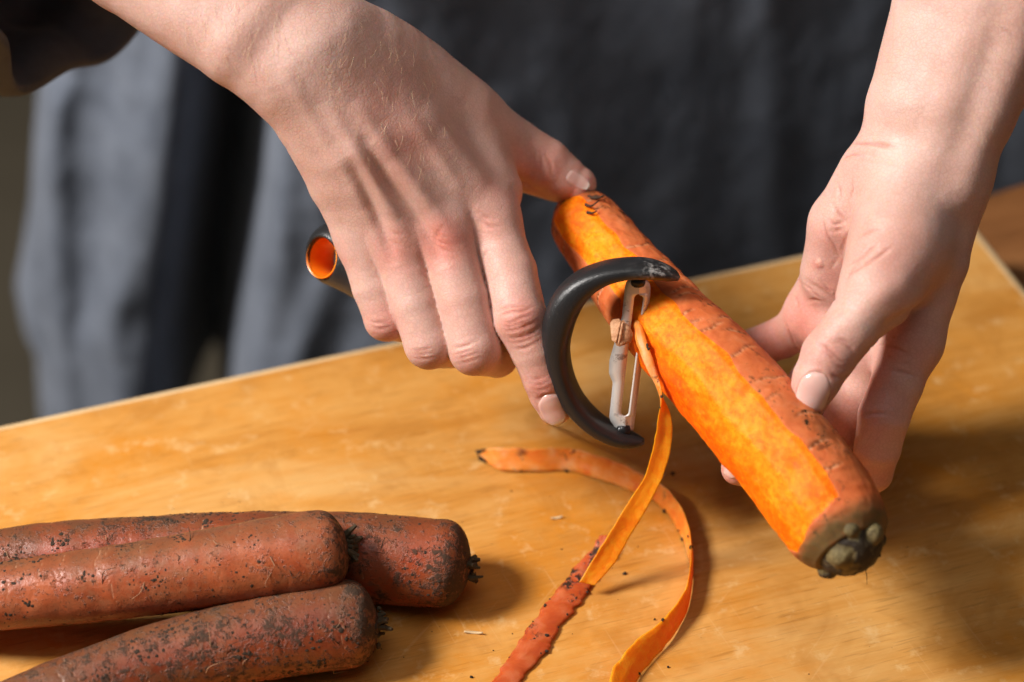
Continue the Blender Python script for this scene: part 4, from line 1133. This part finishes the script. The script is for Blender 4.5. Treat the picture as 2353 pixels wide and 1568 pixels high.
# ------------------------------------------------------------------ peel strips
def ribbon(name, eL, eR, n, th, mats, seed, cup=0.0, jag=0.0006, **kw):
    """strip between two measured edges (3-D points), flesh side first material, skin side second"""
    A = resample(np.array(eL), n); B = resample(np.array(eR), n); m = 13
    r_ = np.random.default_rng(seed)
    w = (B - A); wl = np.linalg.norm(w, axis=1)[:, None]; wu = w / wl
    ja = vnoise(np.stack([np.arange(n) * 0.21, np.zeros(n), np.zeros(n)], 1), seed)[:, None] + 0.35 * r_.normal(size=(n, 1)) * 0.5
    jb = vnoise(np.stack([np.arange(n) * 0.21, np.ones(n) * 9, np.zeros(n)], 1), seed)[:, None] + 0.35 * r_.normal(size=(n, 1)) * 0.5
    A = A + wu * ja * jag; B = B + wu * jb * jag
    mid = (A + B) / 2; tg = np.gradient(mid, axis=0); tg /= np.linalg.norm(tg, axis=1)[:, None]
    nr_ = np.cross(tg, wu); nr_ /= np.linalg.norm(nr_, axis=1)[:, None]
    V1 = []; V2 = []
    for k in range(m):
        a = k / (m - 1)
        c = A + (B - A) * a + nr_ * (cup * wl * 4 * a * (1 - a)) + nr_ * (0.00018 * vnoise(np.stack([np.arange(n) * 0.08, np.full(n, a * 4), np.zeros(n)], 1), seed + 5)[:, None])
        h = th / 2 * (0.25 + 0.75 * min(1, 5 * min(a, 1 - a)))
        V1.append(c + nr_ * h); V2.append(c - nr_ * h)
    V1 = np.stack(V1, 1).reshape(-1, 3); V2 = np.stack(V2, 1).reshape(-1, 3); o = n * m
    F = []; fm = []
    for i in range(n - 1):
        for k in range(m - 1):
            a = i * m + k
            F.append([a, a + m, a + m + 1, a + 1]); fm.append(0)
            F.append([o + a, o + a + 1, o + a + m + 1, o + a + m]); fm.append(1)
    for i in range(n - 1):
        for a, sgn in ((i * m, 1), (i * m + m - 1, -1)):
            q_ = [a, o + a, o + a + m, a + m]; F.append(q_ if sgn > 0 else q_[::-1]); fm.append(0)
    for i0, sgn in ((0, -1), ((n - 1) * m, 1)):
        for k in range(m - 1):
            a = i0 + k; q_ = [a, o + a, o + a + 1, a + 1]; F.append(q_ if sgn > 0 else q_[::-1]); fm.append(0)
    return meshobj(name, np.concatenate([V1, V2]), F, mats, fmat=fm, **kw)
def pxl(conv, pts): return [conv(*p) for p in pts]
top_px = pxl(Z7, [(140, 185), (200, 170), (270, 160), (500, 165), (700, 160), (850, 210), (1000, 255), (1130, 320), (1250, 390), (1340, 490), (1400, 620), (1420, 760), (1415, 850), (1390, 1000), (1340, 1090), (1280, 1160), (1200, 1240), (1100, 1310), (1000, 1420), (950, 1490), (925, 1580), (925, 1700)])
bot_px = pxl(Z7, [(150, 222), (210, 262), (280, 298), (500, 305), (700, 300), (850, 350), (1000, 400), (1100, 440), (1200, 485), (1300, 590), (1370, 720), (1402, 820), (1420, 900), (1420, 985), (1400, 1120), (1340, 1240), (1280, 1330), (1190, 1430), (1130, 1500), (1090, 1560), (1060, 1640), (1050, 1760)])
zt = [0.003, 0.006, 0.0085] + [0.0095] * 19
ribbon("carrot_peel", [onz(a, b, z) for (a, b), z in zip(top_px, zt)], [onz(a, b, 0.0007) for a, b in bot_px], 220, 0.0008, [M_FLESH, M_PEELSKIN], 41, cup=0.05, jag=0.0004,
       label="long orange peel strip curled in a half circle on the board", cat="carrot peel", group="peel strips")
l2 = pxl(Z7, [(868, 688), (800, 790), (720, 880), (640, 980), (560, 1080), (490, 1180), (440, 1250), (380, 1340), (320, 1430), (260, 1510), (215, 1600), (180, 1700)])
r2_ = pxl(Z7, [(920, 690), (945, 770), (905, 850), (860, 930), (800, 1025), (720, 1130), (650, 1215), (592, 1290), (560, 1380), (470, 1460), (390, 1560), (330, 1680)])
zz1 = [0.006, 0.0035, 0.0016] + [0.0008] * 9
ribbon("carrot_peel", [onz(a, b, z) for (a, b), z in zip(l2, zz1)], [onz(a, b, z + 0.0004) for (a, b), z in zip(r2_, zz1)], 150, 0.0009, [M_PEELRED, M_FLESH], 42, cup=0.08, jag=0.0008,
       label="flat dark red peel strip with soil specks, lying under the dangling strip", cat="carrot peel", group="peel strips")
hl = [(1470, 728, -1), (1477, 752, 6), (1491, 800, 11), (1511, 858, 12), (1520, 905, 13), (1513, 955, 7), (1502, 1020, -3), (1483, 1090, -10), (1447, 1150, -15), (1400, 1225, -19), (1360, 1290, -22), (1331, 1338, -23)]
hr = [(1460, 728, -2), (1456, 752, 4), (1464, 795, 9), (1488, 852, 12), (1518, 905, 8), (1543, 960, 6), (1543, 1020, -2), (1525, 1090, -9), (1492, 1160, -15), (1447, 1235, -20), (1408, 1300, -23), (1366, 1346, -23)]
ribbon("carrot_peel", [P(*a) for a in hl], [P(*a) for a in hr], 170, 0.0008, [M_FLESH, M_PEELSKIN], 43, cup=-0.12, jag=0.00016,
       label="bright orange peel strip dangling from the peeler blade", cat="carrot peel", group="peel strips")

peels = [o for o in COL.objects if o.name.startswith("carrot_peel")]
bpy.context.view_layer.update()
for o, cnt, lo_s, hi_s, sd in ((peels[0], 20, 0.0, 0.02, 1), (peels[0], 12, 0.03, 0.95, 4), (peels[1], 10, 0.25, 0.95, 2), (peels[2], 4, 0.1, 0.5, 3)):
    r_ = np.random.default_rng(sd); nv_ = len(o.data.vertices) // 2; mm_ = Mesh()
    for k in range(cnt):
        row = int(r_.uniform(lo_s, hi_s) * (nv_ // 13)); colm = int(r_.choice([0, 1, 11, 12, r_.integers(0, 13)]))
        side = nv_ if o is not peels[1] else 0
        c = np.array(o.matrix_world @ o.data.vertices[side + row * 13 + colm].co)
        clod(mm_, c, r_.uniform(0.0003, 0.0011), 900 + sd * 50 + k)
    mm_.build("soil_crumbs", M_SOIL, parent=o, kind="stuff", smooth=False)

# ------------------------------------------------------------------ peeler
def bd(y): return (822 - y) / 178.0 * 13.0 - 3.0            # blade stands nearly upright: its top is nearer the camera
ring_c = P(772, 594, -36)
hoop = [(1560, 641, 0.8, 1.5), (1548, 634, 1.8, 3.8), (1522, 625, 2.5, 5.9), (1485, 618, 3.1, 7.5), (1440, 618, 3.3, 8.2), (1388, 629, 4.0, 8.5), (1340, 654, 5.2, 8.8), (1305, 692, 6.2, 9.0), (1285, 742, 6.1, 9.0),
        (1280, 800, 4.9, 8.8), (1291, 862, 4.2, 8.5), (1318, 922, 3.9, 8.2), (1360, 968, 3.6, 7.9), (1405, 997, 3.3, 7.1), (1442, 1010, 2.8, 5.9), (1466, 1015, 1.9, 4.1), (1480, 1015, 0.8, 1.7)]
hp = np.array([list(P(x, y, bd(y))) + [a * 1e-3, b * 1e-3] for x, y, a, b in hoop])
xdir = unit(P(1500, 822, 0) - P(1100, 715, -6)); zdir = unit(P(1465, 645, bd(645)) - P(1428, 985, bd(985)))
ndir = unit(np.cross(zdir, xdir)); ndir = ndir if ndir @ VW > 0 else -ndir
peeler = empty("vegetable_peeler", P(1283, 760, 0), label="black plastic peeler with a curved open head gripped in the fist", cat="peeler")
hs = resample(hp, 120); nk = 28
tg = np.gradient(hs[:, :3], axis=0); tg /= np.linalg.norm(tg, axis=1)[:, None]
Vh = []
for i in range(len(hs)):
    inn = unit(np.cross(ndir, tg[i]))
    for j in range(nk):
        w = 2 * math.pi * j / nk; cx, cy = math.cos(w), math.sin(w)
        e_ = 0.72
        Vh.append(hs[i, :3] + inn * hs[i, 3] * np.sign(cx) * abs(cx) ** e_ + ndir * hs[i, 4] * np.sign(cy) * abs(cy) ** e_)
Vh = np.array(Vh)
Fh = [[i * nk + j, i * nk + (j + 1) % nk, (i + 1) * nk + (j + 1) % nk, (i + 1) * nk + j] for i in range(len(hs) - 1) for j in range(nk)]
Fh += [list(range(nk))[::-1], [(len(hs) - 1) * nk + j for j in range(nk)]]
smear = np.zeros(len(Vh)); cS = P(1518, 618, bd(618) + 6)
smear = np.exp(-(np.linalg.norm(Vh - cS, axis=1) / 0.0062) ** 2)
oh = meshobj("head_frame", Vh, Fh, M_PLASTIC, parent=peeler, attrs={'smear': smear})
# handle with a hanging eye, as a flattened rod
hx = unit(P(1266, 752, -4) - ring_c); hax = unit(FW + RT * 0.80 - UP * 0.02)
hn = unit(hax - hx * (hax @ hx)); hz = np.cross(hx, hn)
hL = np.linalg.norm(P(1266, 752, -4) - ring_c)
R3 = np.stack([hx, hn, hz], 1)
ex_ = unit(hx - hax * (hx @ hax)); R4 = np.stack([ex_, hax, np.cross(ex_, hax)], 1)
EYE = 0.0020 if hz @ UP > 0 else -0.0020
def to_local(p): return (p - ring_c) @ R3
def handle_fn(p):
    q = to_local(p); q = q.copy(); q[:, 1] *= 1.12
    bow = 0.006 * np.sin(np.clip(q[:, 0] / hL, 0, 1) * math.pi); q[:, 2] = q[:, 2] + bow
    d = cone(q, np.array([0.0005, 0, EYE]), np.array([0.022, 0, 0]), 0.0134, 0.0098)
    d = smin(d, cone(q, np.array([0.018, 0, 0]), np.array([hL * 0.62, 0, 0]), 0.0092, 0.0100), 0.006)
    d = smin(d, cone(q, np.array([hL * 0.62, 0, 0]), np.array([hL, 0, 0]), 0.0100, 0.0068), 0.006)
    q2_ = (p - ring_c) @ R4
    hole = np.hypot(q2_[:, 0], q2_[:, 2]) - 0.0080
    return -smin(-d / 1.1, hole, 0.0016)
lo = np.minimum(ring_c, P(1266, 752, -4)) - 0.02; hi = np.maximum(ring_c, P(1266, 752, -4)) + 0.02
Vg, Fg = mesh_sdf(handle_fn, lo, hi, 0.0008, 1)
handle_o = meshobj("handle", Vg, Fg, M_PLASTIC, parent=peeler, attrs={'smear': np.zeros(len(Vg))})
# orange lining of the eye
ml = Mesh(); pr = [(0.0082, -0.0088), (0.0086, -0.0082), (0.0079, -0.0066), (0.0073, -0.003), (0.0071, 0.0), (0.0073, 0.003), (0.0079, 0.0066), (0.0086, 0.0082), (0.0083, 0.0060), (0.0082, 0.0), (0.0083, -0.0060)]
Vq = []; k_ = 48
for rr_, yy in pr:
    for j in range(k_):
        w = 2 * math.pi * j / k_; Vq.append(ring_c + R4 @ np.array([rr_ * math.cos(w), yy, rr_ * math.sin(w)]))
Fq = [[i * k_ + j, i * k_ + (j + 1) % k_, ((i + 1) % len(pr)) * k_ + (j + 1) % k_, ((i + 1) % len(pr)) * k_ + j] for i in range(len(pr)) for j in range(k_)]
ml.add(Vq, Fq); ol = ml.build("eye_liner", M_ORANGE, parent=handle_o, label="glossy orange lining of the hanging eye")
# blade: slotted steel strip with a bent cutting edge
def ip(y, pts): return float(np.interp(y, [p[1] for p in pts], [p[0] for p in pts]))
xl_p = [(1452, 641), (1444, 643), (1439, 648), (1436, 660), (1429, 728), (1400, 829), (1399, 858), (1403, 868), (1408, 879), (1400, 958), (1402, 967), (1410, 978), (1416, 990)]
xr_p = [(1478, 641), (1487, 643), (1492, 650), (1495, 662), (1494, 680), (1457, 980), (1455, 990)]
sl_p = [(1457, 688), (1427, 946)]; sr_p = [(1481, 684), (1447, 952)]
rows = np.unique(np.concatenate([np.linspace(641, 990, 90), np.linspace(672, 700, 20), np.linspace(935, 962, 20)]))
ys0, ys1 = 676.0, 958.0
Vbl = []; Fbl = []
for y in rows:
    mid_s = (ip(y, sl_p) + ip(y, sr_p)) / 2; hw = (ip(y, sr_p) - ip(y, sl_p)) / 2
    if ys0 < y < ys1:
        k = min(1.0, min(y - ys0, ys1 - y) / hw); hw2 = hw * math.sqrt(max(0, 1 - (1 - k) ** 2))
    else: hw2 = 0.0
    a, b = ip(y, xl_p), ip(y, xr_p)
    d_ = bd(y)
    xs = [a, (a + mid_s - hw2) / 2, mid_s - hw2 if hw2 else mid_s - 0.01, mid_s + hw2 if hw2 else mid_s + 0.01, (mid_s + hw2 + b) / 2, b]
    dz = [0, 0.5, 0.7, 0.2, -1.1, -2.8]
    for x, e in zip(xs, dz): Vbl.append(P(x, y, d_ + e))
for i in range(len(rows) - 1):
    slot = ys0 < (rows[i] + rows[i + 1]) / 2 < ys1
    for k in range(5):
        if k == 2 and slot: continue
        a = i * 6 + k; Fbl.append([a, a + 6, a + 7, a + 1])
ob = blade_o = meshobj("blade", Vbl, Fbl, M_STEEL, parent=peeler)
ob.data.set_sharp_from_angle(angle=math.radians(40))
md = ob.modifiers.new("thickness", 'SOLIDIFY'); md.thickness = 0.0007; md.offset = -1
# pivot clips at both ends of the blade
for yy, xx in ((988, 1432), (645, 1466)):
    c0 = P(xx - 16, yy, bd(yy)); c1 = P(xx + 16, yy + 2, bd(yy) - 1)
    mm_ = Mesh(); mm_.add(*tube([c0 + (c1 - c0) * a for a in (0, 0.1, 0.5, 0.9, 1)], [0.0012, 0.0022, 0.0026, 0.0022, 0.0012], 14))
    mm_.add(*tube([P(xx, yy - 10, bd(yy - 10)), P(xx, yy + 12, bd(yy + 12))], [0.0016, 0.0022], 12))
    mm_.build("pivot_clip", M_DARKMETAL, parent=blade_o)

# scrap of peel caught on the blade
def slab_poly(name, px_poly, d, th, mat, curl=0.0, **kw):
    pts = np.array(px_poly, float); c = pts.mean(0); V = []; F = []; n = len(pts)
    rings = [1.0, 0.75, 0.45, 0.0]
    for sgn in (1, -1):
        for r_ in rings[:-1]:
            for k, p in enumerate(pts):
                q = c + (p - c) * r_; u_ = (q[0] - c[0]) / 25.0
                V.append(P(q[0], q[1], d + sgn * th / 2 * (1 if r_ < 1 else 0.5) + curl * (u_ * u_) + 0.35 * math.sin(q[0] * 0.35)))
        V.append(P(c[0], c[1], d + sgn * th / 2))
    m = n * 3 + 1
    for s2 in (0, 1):
        o = s2 * m
        for a in range(2):
            for k in range(n):
                q_ = [o + a * n + k, o + a * n + (k + 1) % n, o + (a + 1) * n + (k + 1) % n, o + (a + 1) * n + k]; F.append(q_ if s2 else q_[::-1])
        for k in range(n):
            q_ = [o + 2 * n + k, o + 2 * n + (k + 1) % n, o + 3 * n]; F.append(q_ if s2 else q_[::-1])
    for k in range(n): F.append([k, (k + 1) % n, m + (k + 1) % n, m + k])
    return meshobj(name, V, F, mat, smooth=True, **kw)
tS = NT("dried_peel_scrap"); c_ = tS.coord(); a1 = tS.noise(c_, 300, 5, 0.7)
tS.P(Base_Color=tS.ramp(a1, [(0.32, (0.30, 0.12, 0.045)), (0.48, (0.52, 0.25, 0.12)), (0.7, (0.66, 0.38, 0.21))]), Roughness=0.7, Normal=tS.bump(a1, 0.0006, 0.8))
zb = zz((1700, 720), 3.92)
scrap = slab_poly("peel_scrap", pxl(zb, [(435, 940), (470, 895), (540, 888), (565, 920), (590, 900), (610, 930), (660, 970), (690, 1030), (705, 1060), (685, 1160), (610, 1190), (550, 1215), (510, 1200), (490, 1160), (455, 1140), (445, 1060)]), 8.5, 1.0, tS.m,
                  curl=-1.2, label="small brown dried scrap of peel stuck on the peeler blade", cat="peel scrap")
ms_ = Mesh()
for x0, x1 in (((555, 925), (500, 1170)), ((582, 930), (535, 1190))):
    a = P(*zb(*x0), 9.2); b = P(*zb(*x1), 9.0); ms_.add(*tube(resample([a, (a + b) / 2 + VW * 0.0004, b], 6), [0.0003, 0.0006, 0.0006, 0.0006, 0.0005, 0.0003], 6))
bpy.context.view_layer.update()
ms_.build("fold_ridge", tS.m, parent=scrap)

# ------------------------------------------------------------------ crumbs on the board
cr_m = Mesh()
spots = [(1310, 315, .9), (1020, 915, .8), (1640, 300, .6), (1280, 1475, .5), (100, 1535, .9), (800, 1020, .6), (340, 420, .4), (1200, 1190, .5)]
for k, (x, y, r_) in enumerate(spots): clod(cr_m, onz(*Z7(x, y), 0.0005), 0.0011 * r_, 300 + k)
for k in range(80):
    x = rng.uniform(20, 1500) if k < 50 else rng.uniform(100, 2200); y = rng.uniform(1130, 1560)
    clod(cr_m, onz(x, y, 0.0001), rng.uniform(0.00012, 0.00042), 400 + k)
cr_m.build("soil_crumbs", M_SOIL, smooth=False, kind="stuff", label="dark soil crumbs scattered over the board", cat="soil")
def chip(px, py, ln, wd, a, label):
    c = onz(px, py, 0.0); u = np.array([math.cos(a), math.sin(a), 0]); v = np.array([-u[1], u[0], 0]); n = 9; V = []; F = []
    for i in range(n):
        s2 = i / (n - 1); w = wd * math.sin(math.pi * min(max(s2, 0.04), 0.96)) ** 0.7; h = 0.0006 + 0.0012 * (s2 - 0.5) ** 2 * 4
        p = c + u * ln * (s2 - 0.5) + v * ln * 0.12 * math.sin(s2 * 3)
        V += [p + v * w + [0, 0, h], p - v * w + [0, 0, h * 0.8], p - v * w + [0, 0, h * 0.8 - 0.0005], p + v * w + [0, 0, h - 0.0005]]
    for i in range(n - 1):
        for j in range(4): F.append([i * 4 + j, i * 4 + (j + 1) % 4, (i + 1) * 4 + (j + 1) % 4, (i + 1) * 4 + j])
    F += [[3, 2, 1, 0], [(n - 1) * 4 + j for j in range(4)]]
    meshobj("wood_sliver", V, F, M_CHIP, label=label, cat="sliver", group="pale slivers on the board")
chip(1088, 1459, 0.0075, 0.0006, -0.1, "pale curved sliver lying right of the front carrot's crown")
chip(*Z7(612, 592), 0.005, 0.0006, 0.2, "pale sliver inside the curled peel strip, left of the dangling strip")
chip(*Z7(1242, 350), 0.005, 0.0008, 0.9, "pale sliver resting against the outside of the curled peel, by the dangling strip")
